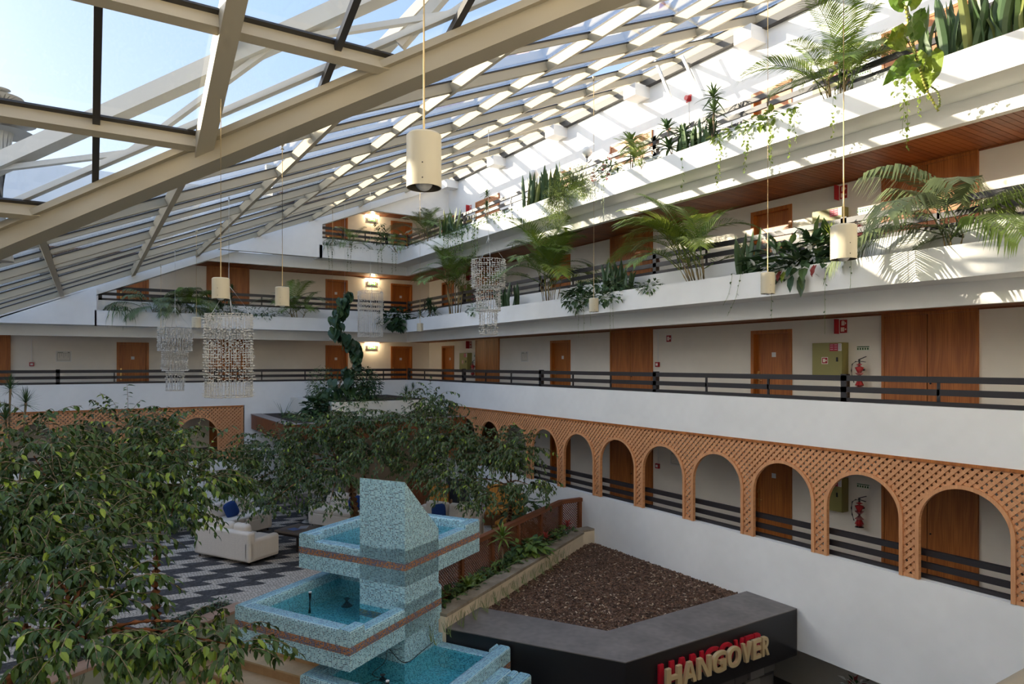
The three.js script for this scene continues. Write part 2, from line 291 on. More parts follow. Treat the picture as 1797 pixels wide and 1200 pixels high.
// white parapets, beams and planter troughs
const par = struct('gallery_parapet');
const NEAR = -0.62;
obj('parapet_wall', new MB().box(XP, 3.2, ZP, XP + 0.1, 3.98, NEAR), MAT.white, par);
obj('parapet_wall', new MB().box(-12.2, 3.2, ZP - 0.1, XP + 0.1, 3.98, ZP), MAT.white, par);
obj('parapet_wall', new MB().box(XP, -0.36, ZP, XP + 0.16, 1.41, NEAR), MAT.white, par);
obj('parapet_wall', new MB().box(4.5, 1.41, ZP - 0.1, XP + 0.1, 3.2, ZP).box(-12.2, -0.3, ZP - 0.16, XP + 0.1, 1.41, ZP), MAT.white, par);
obj('parapet_wall', new MB().box(XP, 1.41, ZP, XP + 0.1, 3.2, -20.5), MAT.white, par);
for (const [k, xl] of [[2, 0.3], [3, 6.95]]) {
  const d = FL[k] - 5.8;
  obj('parapet_wall', new MB().box(XP, 5.8 + d, ZP, XP + 0.1, 6.54 + d, NEAR).box(xl, 5.8 + d, ZP - 0.1, XP + 0.1, 6.54 + d, ZP), MAT.white, par);
  obj('beam', new MB().box(XP, 5.42 + d, ZP, XP + 0.14, 5.8 + d, NEAR).box(k === 2 ? -2.9 : 3.2, 5.42 + d, ZP - 0.14, XP + 0.14, 5.8 + d, ZP), MAT.white, par);
  const t = struct('planter_trough'), y0 = 5.74 + d, y1 = 6.18 + d;
  obj('front_wall', new MB().box(XO, y0, ZO, XO + 0.09, y1, NEAR), MAT.white, t);
  obj('front_wall', new MB().box(xl, y0, ZO - 0.09, XO + 0.09, y1, ZO).box(xl - 0.1, y0, ZP, xl, y1, ZO), MAT.white, t);
  obj('bottom', new MB().box(XO + 0.09, y0, ZP, XP, y0 + 0.08, NEAR).box(xl, y0, ZP, XO + 0.09, y0 + 0.08, ZO - 0.09), MAT.white, t);
  obj('soil', new MB().box(XO + 0.09, y0 + 0.08, ZP, XP, y1 - 0.07, NEAR).box(xl, y0 + 0.08, ZP, XO + 0.09, y1 - 0.07, ZO - 0.09), MAT.soil, t);
}
// gable of the back wing under the sloping glass
const gable = struct('wall_gable');
obj('gable_wall', new MB().extrude([[-12.2, 1.66], [-12.2, 1.4], [-2.9, 5.42], [-2.9, 5.74], [0.25, 5.74], [0.25, roofA(0.25) - 0.02], [-12.2, roofA(-12.2) - 0.02]], [], -0.62, 0, (a, b, d) => [a, b, ZO + d]), MAT.white, gable);
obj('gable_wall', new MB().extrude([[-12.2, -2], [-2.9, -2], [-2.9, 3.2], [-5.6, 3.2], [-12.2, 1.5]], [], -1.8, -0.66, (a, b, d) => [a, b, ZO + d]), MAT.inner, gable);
obj('gable_wall', new MB().extrude([[3.6, 8.3], [6.95, 8.3], [6.95, roofA(6.95) - 0.02]], [], -0.2, 0, (a, b, d) => [a, b, ZO + d]), MAT.white, gable);
obj('gable_wall', new MB().extrude([[8.6, 10.32], [XW, 10.32], [XW, roofA(XW) - 0.02], [8.6, roofA(8.6) - 0.02]], [], -0.14, 0, (a, b, d) => [a, b, ZP + d]), MAT.white, gable);
obj('verge_beam', new MB().extrude([[-12.2, roofA(-12.2) - 0.2], [XW, roofA(XW) - 0.2], [XW, roofA(XW) + 0.16], [-12.2, roofA(-12.2) + 0.16]], [], -0.35, 0.12, (a, b, d) => [a, b, ZP + d]), MAT.white, gable);
obj('roof_deck', new MB().box(-1.3, 8.09, -26.1, 5.6, 8.36, ZP - 0.36).box(5.5, 10.58, -26.1, XW + 0.2, 10.8, ZP - 0.36).box(-1.4, 5.8, -26, -1.2, 8.36, ZP - 0.7).box(5.5, 8.1, -26, 5.65, 10.6, ZP - 0.36), MAT.white, gable);
// the wing goes on behind, higher than the glass; top shaped to block sun
obj('wing_wall', new MB().box(-40, -2.4, -34, XW + 0.2, 5.2, -26.1).extrude([[-40, 5.2], [-1, 5.2], [4.0, 11.2], [-2, 11.3], [-7, 12.1], [-11, 12.0], [-13, 11.6], [-40, 11.6]], [], -34, -27.2, (a, b, d) => [a, b, d]), MAT.white, struct('wall_wing'));

// near gallery (the camera stands on it) and the closing walls
const near = struct('wall_near');
obj('near_parapet', new MB().add(new RoundedBoxGeometry(22.7, 0.9, 0.14, 3, 0.035), new THREE.Matrix4().makeTranslation(-0.85, 3.53, NEAR + 0.07)), M([0.3, 0.25, 0.18], 0.6), near);
obj('near_slab', new MB().box(-12.2, 3.0, NEAR + 0.14, XP, 3.24, 1.3), MAT.inner, near);
obj('near_wall', new MB().box(-12.2, -2.1, 1.4, XW + 0.2, 12.3, 1.6), MAT.cream, near);
obj('left_wall', new MB().box(-12.4, -2.1, -26, -12.2, 1.6, 1.6), MAT.cream, near);
obj('left_wall', new MB().extrude([[-23.2, 1.5], [1.6, 1.5], [1.6, 12.2], [-23.2, 1.75]], [], 0, 0.2, (a, b, d) => [-12.4 + d, b, a]), MAT.cream, near);
obj('upper_planter', new MB().box(0.75, 5.72, -1.05, 1.95, 5.8, -0.4).box(0.75, 5.8, -1.05, 1.95, 6.2, -0.97).box(0.75, 5.8, -0.97, 0.83, 6.2, -0.4).box(1.87, 5.8, -0.97, 1.95, 6.2, -0.4).box(0.3, 5.5, -0.4, 2.2, 6.2, 1.4), MAT.white, near);

// ---------------------------------------------------------------- glass roof
const roof1 = struct('roof_right'), roof2 = struct('roof_near');
{
  const px = [], rz = []; for (let k = -6; k <= 7; k++) px.push(-0.62 + 1.82 * k); for (let k = 0; k < 22; k++) rz.push(-23.4 + 1.1667 * k);
  const up = norm([-0.42, 1, 0]), at = (x, z, o) => [x, roofA(x) + o, z];
  for (const x of px) { if (x < -12.1) continue; const z1 = x - 11.1; if (z1 < ZP + 0.3) continue; obj('purlin', new MB().bar(at(x, ZP, 0.09), at(x, z1, 0.09), 0.11, 0.14, up), MAT.frame, roof1); obj('purlin_gasket', new MB().bar(at(x, ZP, 0.19), at(x, z1, 0.19), 0.1, 0.03, up), MAT.frameDark, roof1); }
  rz.forEach((z, k) => {
    const x0 = Math.max(-12.2, z + 11.1), big = k % 3 === 0; if (x0 > XW - 0.2) return;
    obj('rafter', new MB().bar(at(x0, z, big ? 0.115 : 0.15), at(XW, z, big ? 0.115 : 0.15), big ? 0.11 : 0.05, big ? 0.15 : 0.07, up), MAT.frame, roof1);
    obj('rafter_gasket', new MB().bar(at(x0, z, 0.2), at(XW, z, 0.2), big ? 0.13 : 0.07, 0.025, up), MAT.frameDark, roof1);
  });
  // panes between them, cut along the valley
  const clip = (poly, f) => { const out = []; for (let k = 0; k < poly.length; k++) { const a = poly[k], b = poly[(k + 1) % poly.length], fa = f(a), fb = f(b); if (fa >= 0) out.push(a); if (fa * fb < 0) { const t = fa / (fa - fb); out.push([a[0] + (b[0] - a[0]) * t, a[1] + (b[1] - a[1]) * t]); } } return out; };
  const pane = (poly, yf, parent) => { if (poly.length < 3) return; const b = new MB().extrude(poly, [], 0.215, 0.223, (x, z, d) => [x, yf(x, -z) + d, -z]); obj('pane', b, MAT.glass, parent); };
  const pxs = [-12.2, ...px.filter((x) => x > -12 && x < 12), XW], rzs = [-24.3, ...rz];
  for (let i = 0; i + 1 < pxs.length; i++) for (let j = 0; j + 1 < rzs.length; j++) {
    if (i === pxs.length - 3 && Math.abs(rzs[j] + 11.73) < 0.1) continue;      // this one stands open
    pane(clip([[pxs[i], -rzs[j]], [pxs[i + 1], -rzs[j]], [pxs[i + 1], -rzs[j + 1]], [pxs[i], -rzs[j + 1]]], ([x, w]) => x + w - 11.1), (x) => roofA(x), roof1);
  }
  const tz = []; for (let k = -8; k <= 5; k++) tz.push(-9.68 + 1.84 * k); const mx = []; for (let k = -10; k < 10; k++) mx.push(0.1 + 1.2 * k);
  const upB = norm([0, 1, -0.42]), bt = (x, z, o) => [x, roofB(z) + o, z];
  for (const z of tz) { const x1 = Math.min(XW, z + 11.1); if (z < -23.2 || x1 < -12) continue; obj('transom', new MB().bar(bt(-12.2, z, 0.1), bt(x1, z, 0.1), 0.12, 0.18, upB), MAT.frame, roof2); obj('transom_gasket', new MB().bar(bt(-12.2, z, 0.205), bt(x1, z, 0.205), 0.17, 0.03, upB), MAT.frameDark, roof2); }
  mx.forEach((x, k) => { const z0 = x - 11.1, big = (k - 11) % 3 === 0; if (z0 < -23.3 || z0 > 1.2) return; obj('mullion', new MB().bar(bt(x, z0, big ? 0.06 : 0.15), bt(x, 1.4, big ? 0.06 : 0.15), big ? 0.2 : 0.08, big ? 0.26 : 0.09, upB), big ? MAT.frame : MAT.frameDark, roof2); });
  const tzs = [...tz.filter((z) => z > -23.2 && z < 1.3), 1.4], mxs = [-12.2, ...mx.filter((x) => x > -12), XW];
  for (let i = 0; i + 1 < mxs.length; i++) for (let j = 0; j + 1 < tzs.length; j++) pane(clip([[mxs[i], -tzs[j]], [mxs[i + 1], -tzs[j]], [mxs[i + 1], -tzs[j + 1]], [mxs[i], -tzs[j + 1]]], ([x, w]) => 11.1 - x - w), (x, z) => roofB(z), roof2);
  // the valley beam between the two slopes
  const va = [-12.2, 0, -23.3], vb = [XW, 0, 1.1], vy = (x, o) => roofA(x) + o, vm = new MB();
  vm.bar([va[0], vy(va[0], -0.03), va[2]], [vb[0], vy(vb[0], -0.03), vb[2]], 0.3, 0.26); obj('valley_beam', vm, MAT.frame, roof1);
  obj('valley_gutter', new MB().bar([va[0], vy(va[0], 0.13), va[2]], [vb[0], vy(vb[0], 0.13), vb[2]], 0.44, 0.09), MAT.frame, roof1);
  // eave along the right wall: shutter strip and white brackets
  obj('eave_box', new MB().box(XW - 0.14, 11.68, ZP, XW, 11.85, 1.3), MAT.frameDark, roof1);
  for (let k = 0; k < 22; k += 3) obj('eave_bracket', new MB().box(XW - 0.5, 11.4, rz[k] - 0.22, XW, 11.7, rz[k] + 0.22), MAT.white, roof1);
}
// one roof light stands open on two long stays
{
  const o = thing('roof_vent', 'opened glass roof flap held by two long aluminium stays above the top gallery', 'window', [0, 0, 0]);
  const z0 = -11.73, z1 = -10.57, x0 = 10.3, x1 = 12.1, a = (x, z, l) => [x, roofA(x) + 0.3 + (x1 - x) * l, z];
  obj('flap_frame', new MB().bar(a(x0, z0, 0.6), a(x1, z0, 0.6), 0.06, 0.06).bar(a(x0, z1, 0.6), a(x1, z1, 0.6), 0.06, 0.06).bar(a(x0, z0, 0.6), a(x0, z1, 0.6), 0.06, 0.06).bar(a(x1, z0, 0.6), a(x1, z1, 0.6), 0.06, 0.06), MAT.alu, o);
  obj('flap_pane', new MB().quad(a(x0, z0, 0.6), a(x0, z1, 0.6), a(x1, z1, 0.6), a(x1, z0, 0.6)), MAT.glass, o);
  for (const q of [[[11.6, 11.93, -11.87], [11.6, 10.71, -11.29]], [[11.6, 11.69, -11.0], [11.6, 10.63, -10.46]]]) { obj('stay', new MB().bar(q[0], q[1], 0.055, 0.055), MAT.alu, o); }
}
// steel trusses above the near glass, seen through it
{
  const o = thing('roof_truss', 'cream steel lattice truss standing outside above the glass roof', 'truss');
  const P = (x, dy) => [x, roofA(x) + dy, x - 10.75];
  obj('top_chord', new MB().bar(P(-9, 1.05), P(10, 1.05), 0.2, 0.22), MAT.steel, o);
  obj('bottom_chord', new MB().bar(P(-9, 0.42), P(10, 0.42), 0.08, 0.08), MAT.steel, o);
  for (let k = 0; k < 12; k++) obj('web_bar', new MB().bar(P(-9 + k * 1.58, k % 2 ? 1.0 : 0.42), P(-9 + (k + 1) * 1.58, k % 2 ? 0.42 : 1.0), 0.07, 0.07), MAT.steel, o);
  const o2 = thing('roof_purlin', 'pale steel beams lying across outside above the near glass slope', 'beam');
  for (const x of [1.44, 6.2]) obj('outer_beam', new MB().bar([x, roofB(x - 10.75) + 0.98, x - 10.75], [x, roofB(0) + 0.98, 0], 0.2, 0.24), MAT.steel, o2);
  obj('brace', new MB().bar([3.1, 8.5, -8.7], [4.3, 10.0, -6.6], 0.16, 0.14), MAT.steel, o2); obj('brace', new MB().bar([3.2, 8.45, -7.6], [4.5, 10.2, -6.6], 0.12, 0.12), MAT.steel, o2);
  const v = thing('roof_cowl', 'round grey ventilation cowl standing on the roof outside', 'vent', [-1.25, 8.55, -14.4]);
  obj('cowl_hood', new MB().tube([[0, 0, 0], [0, 0.2, 0], [0, 0.4, 0], [0, 0.6, 0], [0, 0.74, 0], [0, 0.78, 0]], [0.5, 0.52, 0.48, 0.34, 0.15, 0.02], 24), MAT.steel, v);
  obj('cowl_pipe', new MB().tube([[0, -2.2, 0], [0, 0.05, 0]], 0.2, 16), MAT.steel, v);
}

// ---------------------------------------------------------------- gallery railings (dark timber: top, middle and bottom rail, posts, thin balusters)
function railing(name, label, axis, c, a0, a1, y, posts, opt = {}) {       // axis 'z': runs along z at x = c; axis 'x': runs along x at z = c
  const o = thing(name, label, 'railing', [0, 0, 0], 0, 'dark gallery railings'), B = (p, q, y0, y1, w) => axis === 'z' ? new MB().box(c + 0.02, y0, p, c + 0.02 + w, y1, q) : new MB().box(p, y0, c - 0.02 - w, q, y1, c - 0.02);
  obj('top_rail', B(a0, a1, y + 0.34, y + 0.43, 0.07), MAT.rail, o); obj('middle_rail', B(a0, a1, y + 0.155, y + 0.245, 0.05), MAT.rail, o); obj('bottom_rail', B(a0, a1, y + 0.005, y + 0.065, 0.06), MAT.rail, o);
  for (const p of posts) { if (p < a0 || p > a1) continue; obj('post', B(p - 0.05, p + 0.05, y, y + 0.45, 0.1), MAT.rail, o); }
  if (!opt.plain) for (let k = 0; k + 1 < posts.length; k++) for (const t of [1 / 3, 2 / 3]) { const p = posts[k] + (posts[k + 1] - posts[k]) * t; if (p > a0 && p < a1) obj('baluster', B(p - 0.018, p + 0.018, y + 0.06, y + 0.35, 0.03), MAT.rail, o); }
  return o;
}
const PR = [-23.95, -19.5, -15.05, -10.69, -6.37, -2.05, 2], PL = [-9.4, -5, -0.72, 3.6, 8.0, 12.4];
railing('gallery_railing', 'dark timber railing on the first gallery parapet along the long right-hand wall', 'z', XP, ZP, NEAR, 3.98, PR);
railing('gallery_railing', 'dark timber railing on the first gallery parapet of the back wing', 'x', ZP, -12.2, XP, 3.98, PL);
railing('gallery_railing', 'dark railing behind the palms and peace lilies of the second gallery, long right-hand side', 'z', XP, ZP, NEAR, 6.54, PR);
railing('gallery_railing', 'dark railing behind the planter of the second gallery, back wing', 'x', ZP, 0.3, XP, 6.54, PL.concat(0.35).sort((a, b) => a - b));
railing('gallery_railing', 'sunlit railing behind the plants of the top gallery under the glass roof', 'z', XP, ZP, NEAR, 9.1, PR);
railing('gallery_railing', 'short dark railing on the top gallery of the back wing', 'x', ZP, 7, XP, 9.1, [7.05, 9.6]);
railing('arcade_railing', 'dark railing behind the lattice arches of the ground gallery on the right-hand side', 'z', XP + 0.1, -20.5, NEAR, 1.41, [], { plain: 1 });
railing('arcade_railing', 'dark railing behind the lattice arches of the ground gallery, back wing', 'x', ZP - 0.1, -12.2, 4.4, 1.41, [], { plain: 1 });

// ---------------------------------------------------------------- lattice arcade screens
function arcade(label, place, a0, a1, centres) {          // place(a, y, d): a along the wall, d outwards from its face
  const o = thing('lattice_screen', label, 'screen'), y0 = 1.41, y1 = 3.19, r = 0.585, ys = 2.25, tw = 0.055;
  const inArch = (a, y, c, R) => Math.abs(a - c) < R && (y < ys || Math.hypot(a - c, y - ys) < R);
  const edges = [a0]; for (let k = 0; k + 1 < centres.length; k++) edges.push((centres[k] + centres[k + 1]) / 2); edges.push(a1);
  const map = (f, d0, d1) => (a, y, d) => place(a, y, d0 + (d1 - d0) * d);
  centres.forEach((c, k) => {
    const A = edges[k], B = edges[k + 1], P = 0.118, b = new MB();
    for (const sg of [1, -1]) for (let q = Math.floor((A - 3) / P) * P; q < B + 3; q += P) {
      let on = null; const at = (t) => [q + sg * t, y0 + t];
      for (let t = 0; t <= y1 - y0 + 1e-6; t += 0.015) {
        const [x, y] = at(t), ok = x > A && x < B && !inArch(x, y, c, r + 0.03);
        if (ok && on === null) on = t;
        if ((!ok || t + 0.015 > y1 - y0) && on !== null) { if (t - on > 0.03) { const [xa, ya] = at(on), [xb, yb] = at(t), w = 0.025, n = 0.0177 * 1.0, dx = sg * -n, dy = n, d = sg > 0 ? 0.012 : 0.0, F = (x, y, e) => place(x, y, d + e);
          const L0 = F(xa - dx, ya - dy, 0.012), L1 = F(xb - dx, yb - dy, 0.012), R0 = F(xa + dx, ya + dy, 0.012), R1 = F(xb + dx, yb + dy, 0.012), l0 = F(xa - dx, ya - dy, 0), l1 = F(xb - dx, yb - dy, 0), r0 = F(xa + dx, ya + dy, 0), r1 = F(xb + dx, yb + dy, 0);
          b.quad(L0, L1, R1, R0); b.quad(r0, r1, l1, l0); b.quad(R0, R1, r1, r0); b.quad(L1, L0, l0, l1); } on = null; }
      }
    }
    stuff(obj('lattice_panel', b, MAT.lattice, o));
    const arch = new MB(), pts = [], N = 26, ring = (R) => { const out = [[c - R, y0]]; for (let j = 0; j <= N; j++) { const t = Math.PI - j / N * Math.PI; out.push([c + Math.cos(t) * R, ys + Math.sin(t) * R]); } out.push([c + R, y0]); return out; };
    const O = ring(r + tw), I = ring(r); arch.extrude([...O, ...I.reverse()], [], -0.02, 0.05, (a, y, d) => place(a, y, d)); obj('arch_trim', arch, MAT.lattice, o);
    const sill = (p, q) => { if (q - p > 0.02) obj('sill_piece', new MB().extrude([[p, y0], [q, y0], [q, y0 + 0.05], [p, y0 + 0.05]], [], -0.005, 0.035, (a, y, d) => place(a, y, d)), MAT.lattice, o); }; sill(A, c - r - tw); sill(c + r + tw, B);
  });
  obj('head_rail', new MB().extrude([[a0, y1 - 0.035], [a1, y1 - 0.035], [a1, y1 + 0.01], [a0, y1 + 0.01]], [], -0.01, 0.045, (a, y, d) => place(a, y, d)), MAT.closet, o);
  obj('end_post', new MB().extrude([[a0, y0], [a0 + 0.05, y0], [a0 + 0.05, y1], [a0, y1]], [], -0.01, 0.04, (a, y, d) => place(a, y, d)).extrude([[a1 - 0.05, y0], [a1, y0], [a1, y1], [a1 - 0.05, y1]], [], -0.01, 0.04, (a, y, d) => place(a, y, d)), MAT.lattice, o);
}
{
  const cr = []; for (let k = 12; k >= 0; k--) cr.push(-1.68 - 1.4575 * k); arcade('honey-coloured lattice screen with a row of arches along the right-hand ground gallery', (a, y, d) => [XP + 0.03 - d, y, a], -20.48, -0.66, cr.filter((c) => c > -20));
  const cl = []; for (let k = 10; k >= 0; k--) cl.push(3.07 - 1.4575 * k); arcade('lattice screen with arches in the back wing behind the left-hand ficus trees', (a, y, d) => [a, y, ZP - 0.03 + d], -12.1, 4.46, cl.filter((c) => c > -11.4));
}

// ---------------------------------------------------------------- wall fittings on the galleries
function canvasTex(w, h, draw) { const c = document.createElement('canvas'); c.width = w; c.height = h; draw(c.getContext('2d'), w, h); const t = new THREE.CanvasTexture(c); t.colorSpace = THREE.SRGBColorSpace; return t; }
const T = {
  fire: canvasTex(128, 200, (g, w, h) => { g.fillStyle = '#efe6dc'; g.fillRect(0, 0, w, h); g.fillStyle = '#b3201c'; g.fillRect(10, 10, w - 20, h - 20); g.fillStyle = '#f2e2d0'; g.fillRect(34, 26, 44, 62); g.fillRect(46, 20, 18, 10); g.beginPath(); g.moveTo(84, 34); g.lineTo(104, 58); g.lineTo(84, 80); g.fill(); g.fillRect(24, 112, 52, 60); g.beginPath(); g.arc(94, 140, 12, 0, 7); g.fill(); }),
  sq: canvasTex(96, 96, (g, w, h) => { g.fillStyle = '#f0e8dc'; g.fillRect(0, 0, w, h); g.fillStyle = '#a8171a'; g.fillRect(8, 8, 80, 80); g.fillStyle = '#f4e4d8'; g.fillRect(20, 22, 34, 50); g.beginPath(); g.arc(68, 48, 11, 0, 7); g.fill(); }),
  sticker: canvasTex(160, 96, (g, w, h) => { g.fillStyle = '#b01c3c'; g.fillRect(0, 0, 112, 96); g.fillStyle = '#e6dfe0'; g.fillRect(114, 0, 46, 96); g.fillStyle = '#d8a0a8'; for (let k = 0; k < 6; k++) g.fillRect(8 + (k % 2) * 54, 12 + Math.floor(k / 2) * 28, 40, 10); g.fillStyle = '#888'; for (let k = 0; k < 5; k++) g.fillRect(120, 12 + k * 16, 32, 6); }),
  exit: canvasTex(192, 96, (g, w, h) => { g.fillStyle = '#22601f'; g.fillRect(0, 0, w, h); g.fillStyle = '#f2f6d8'; g.fillRect(10, 12, 50, 72); g.fillStyle = '#22601f'; g.fillRect(22, 22, 26, 62); g.fillStyle = '#f2f6d8'; g.beginPath(); g.moveTo(70, 48); g.lineTo(100, 18); g.lineTo(100, 38); g.lineTo(130, 38); g.lineTo(130, 58); g.lineTo(100, 58); g.lineTo(100, 78); g.fill(); g.beginPath(); g.arc(160, 24, 9, 0, 7); g.fill(); g.lineWidth = 10; g.strokeStyle = '#f2f6d8'; g.beginPath(); g.moveTo(158, 34); g.lineTo(152, 58); g.lineTo(168, 84); g.moveTo(152, 58); g.lineTo(138, 82); g.moveTo(136, 48); g.lineTo(176, 46); g.stroke(); }),
  strip: canvasTex(160, 56, (g, w, h) => { g.fillStyle = '#e8ecd8'; g.fillRect(0, 0, w, h); g.fillStyle = '#2a5a2c'; g.fillRect(6, 4, 148, 10); for (let k = 0; k < 5; k++) { g.fillRect(8 + k * 30, 22, 18, 24); } }),
  plan: canvasTex(160, 128, (g, w, h) => { g.fillStyle = '#dcd8cc'; g.fillRect(0, 0, w, h); g.strokeStyle = '#8a8a86'; g.lineWidth = 3; g.strokeRect(10, 22, 140, 92); for (let k = 0; k < 6; k++) { g.beginPath(); g.moveTo(10 + k * 24, 22); g.lineTo(10 + k * 24, 60 + (k % 2) * 20); g.stroke(); } g.fillStyle = '#7c8c7c'; g.fillRect(14, 8, 60, 8); g.fillStyle = '#444'; g.fillRect(126, 6, 22, 8); }),
};
const printed = (t, rough = 0.5) => M(0xffffff, rough, { map: t });
const PM = { fire: printed(T.fire), sq: printed(T.sq), sticker: printed(T.sticker), strip: printed(T.strip), plan: printed(T.plan) };
const face = (w, h, d) => { const g = new THREE.PlaneGeometry(w, h); g.translate(0, 0, d); return g; };
const lvl = ['ground', 'first', 'second', 'top'];
function wallThing(name, label, cat, wall, a, y, group, out = 0) { const o = thing(name, label, cat, [0, 0, 0], 0, group); return onWall(o, wall, a, y, out); }
for (let k = 0; k < 4; k++) {
  const y = FL[k], h = k === 3 ? 2.2 : 2.26, L = lvl[k];
  cupboard('R', CUPS_R[2][0], CUPS_R[2][1], y, h, `broad oak cupboard on the ${L} gallery, next to the fire extinguisher nearest the camera`);
  cupboard('R', CUPS_R[1][0], CUPS_R[1][1], y, h, `oak double-door cupboard on the ${L} gallery, half-way along the long right-hand wall`);
  cupboard('R', CUPS_R[0][0], CUPS_R[0][1], y, h, `oak cupboard on the ${L} gallery, the one closest to the back corner`);
  for (const [z, wh] of [[-7.67, 'near the broad cupboard'], [-22.4, 'towards the back corner']]) {
    const c = wallThing('hose_cabinet', `olive fire hose cabinet with red stickers, ${L} gallery, ${wh}`, 'cabinet', 'R', z, y + 1.12, 'olive fire hose cabinets');
    obj('cabinet_box', new MB().box(-0.31, 0, 0, 0.31, 0.64, 0.19), MAT.olive, c); const d = obj('door', new MB().box(-0.305, 0.005, 0.192, 0.305, 0.635, 0.205), MAT.olive, c);
    obj('handle', new MB().box(0.2, 0.28, 0.205, 0.225, 0.36, 0.225), MAT.black, d); obj('sticker', face(0.13, 0.13, 0.207).translate(-0.04, 0.3, 0), PM.sq, d); obj('sticker', face(0.24, 0.14, 0.207).translate(0.18, 0.55, 0), PM.sticker, d);
    const s = wallThing('fire_sign', `red fire point sign above the olive cabinet, ${L} gallery, ${wh}`, 'sign', 'R', z + 0.22, y + 1.93, 'red fire point signs', 0);
    obj('sign_plate', new MB().box(-0.09, 0, 0, 0.09, 0.28, 0.012), MAT.plate, s); obj('sign_print', face(0.176, 0.276, 0.014).translate(0, 0.14, 0), PM.fire, s); obj('side_plate', new MB().box(-0.1, 0, 0, -0.092, 0.28, 0.16), MAT.redDark, s);
    const e = wallThing('fire_extinguisher', `red fire extinguisher on the ${L} gallery wall, ${wh}`, 'extinguisher', 'R', z + 0.6, y + 0.93, 'red fire extinguishers', 0.13);
    obj('cylinder', new MB().tube([[0, 0, 0], [0, 0.03, 0], [0, 0.36, 0], [0, 0.41, 0], [0, 0.44, 0]], [0.072, 0.078, 0.078, 0.06, 0.03], 16), MAT.red, e); obj('base_ring', new MB().tube([[0, -0.03, 0], [0, 0.03, 0]], 0.08, 16), MAT.black, e);
    obj('valve', new MB().tube([[0, 0.44, 0], [0, 0.5, 0]], 0.022, 8).bar([-0.02, 0.5, 0], [0.13, 0.56, 0], 0.02, 0.015).bar([-0.02, 0.48, 0], [0.12, 0.46, 0], 0.02, 0.012), MAT.black, e);
    obj('hose', new MB().tube([[0, 0.47, 0], [-0.06, 0.47, 0.02], [-0.12, 0.42, 0.03], [-0.135, 0.3, 0.03], [-0.12, 0.18, 0.03], [-0.085, 0.08, 0.03]], 0.011, 7), MAT.black, e);
    obj('label_band', new MB().tube([[0, 0.12, 0], [0, 0.26, 0]], 0.0795, 16, false), M([0.5, 0.16, 0.16], 0.4), e); obj('wall_bracket', new MB().box(-0.03, 0.3, -0.125, 0.03, 0.33, -0.07), MAT.black, e);
    const p = wallThing('safety_strip', `green pictogram strip above the extinguisher, ${L} gallery, ${wh}`, 'sign', 'R', z + 0.6, y + 1.6, 'green pictogram strips'); obj('strip_plate', new MB().box(-0.13, 0, 0, 0.13, 0.09, 0.008), MAT.plate, p); obj('strip_print', face(0.25, 0.086, 0.01).translate(0, 0.045, 0), PM.strip, p);
  }
  const call = (wall, a, wh) => { const c = wallThing('call_point', `small red fire alarm call point on the ${L} gallery, ${wh}`, 'alarm', wall, a, y + 1.28, 'fire alarm call points'); obj('housing', new MB().box(-0.06, 0, 0, 0.06, 0.12, 0.05), MAT.redDark, c); obj('glass', face(0.07, 0.06, 0.052).translate(0, 0.06, 0), MAT.plate, c); obj('conduit', new MB().box(-0.008, 0.12, 0, 0.008, 0.85, 0.012), MAT.plate, c); };
  call('R', -12.38, 'right beside the middle cupboard'); if (k === 1) call('L', -1.45, 'by the far cupboard');
  const plan = (wall, a, wh) => { const c = wallThing('evacuation_plan', `framed evacuation plan on the ${L} gallery, ${wh}`, 'poster', wall, a, y + 1.42, 'framed evacuation plans'); obj('plan_board', new MB().box(-0.21, 0, 0, 0.21, 0.34, 0.012), MAT.plate, c); obj('plan_print', face(0.38, 0.31, 0.014).translate(0, 0.17, 0), PM.plan, c); };
  if (k !== 3) plan('R', k === 0 ? -11.75 : -18.5, k === 0 ? 'seen through an arch beside the red call point' : 'between the back cupboard and the middle door'); if (k === 1) plan('L', -0.62, 'left of the back wing door');
  if (k > 0) { const c = wallThing('alarm_sign', `square red alarm sign high on the ${L} gallery wall near the middle cupboard`, 'sign', 'R', -12.0, y + 1.88, 'square red alarm signs'); obj('sign_plate', new MB().box(-0.1, 0, 0, 0.1, 0.2, 0.012), MAT.plate, c); obj('sign_print', face(0.19, 0.19, 0.014).translate(0, 0.1, 0), PM.sq, c); }
  if (k > 0) { // lit exit sign with its emergency tube on the back wing
    const x = 9.66, yy = y + 1.94, c = thing('exit_sign', `lit green exit sign on the ${L} gallery of the back wing`, 'sign', [x, yy, ZW], 0, 'lit exit signs');
    obj('sign_box', new MB().box(-0.17, 0, 0, 0.17, 0.15, 0.05), MAT.plate, c); obj('sign_face', face(0.32, 0.14, 0.052).translate(0, 0.075, 0), M([0.6, 0.7, 0.4], 0.5, { map: T.exit, emissive: lin(0.8, 0.85, 0.5), emissiveMap: T.exit, emissiveIntensity: 0.9 }), c);
    obj('lamp_tube', new MB().box(-0.28, 0.22, 0.02, 0.28, 0.25, 0.1), M([0.9, 0.9, 0.8], 0.5, { emissive: lin(1, 0.92, 0.7), emissiveIntensity: 1.4 }), c);
    const l = new THREE.PointLight(new THREE.Color().setRGB(1, 0.82, 0.5), 0.7); l.position.set(x, yy + 0.17, ZW + 0.14); l.castShadow = true; scene.add(l);
  }
}
for (const [a0, a1, k, t] of [[3.62, 5.05, 1, 'oak double-door cupboard of the first gallery, behind the large bead lantern'], [-3.5, -1.98, 1, 'oak cupboard at the far left end of the first gallery, back wing'], [3.57, 5.0, 2, 'oak double-door cupboard on the second gallery of the back wing, behind the dracaena']]) cupboard('L', a0, a1, FL[k], 2.26, t);
// ground gallery of the back wing: doors seen through the arches
for (const [a0, a1] of [[3.66, 5.05]]) cupboard('L', a0, a1, FL[0], 2.4, 'oak cupboard seen through the last arch of the back wing');
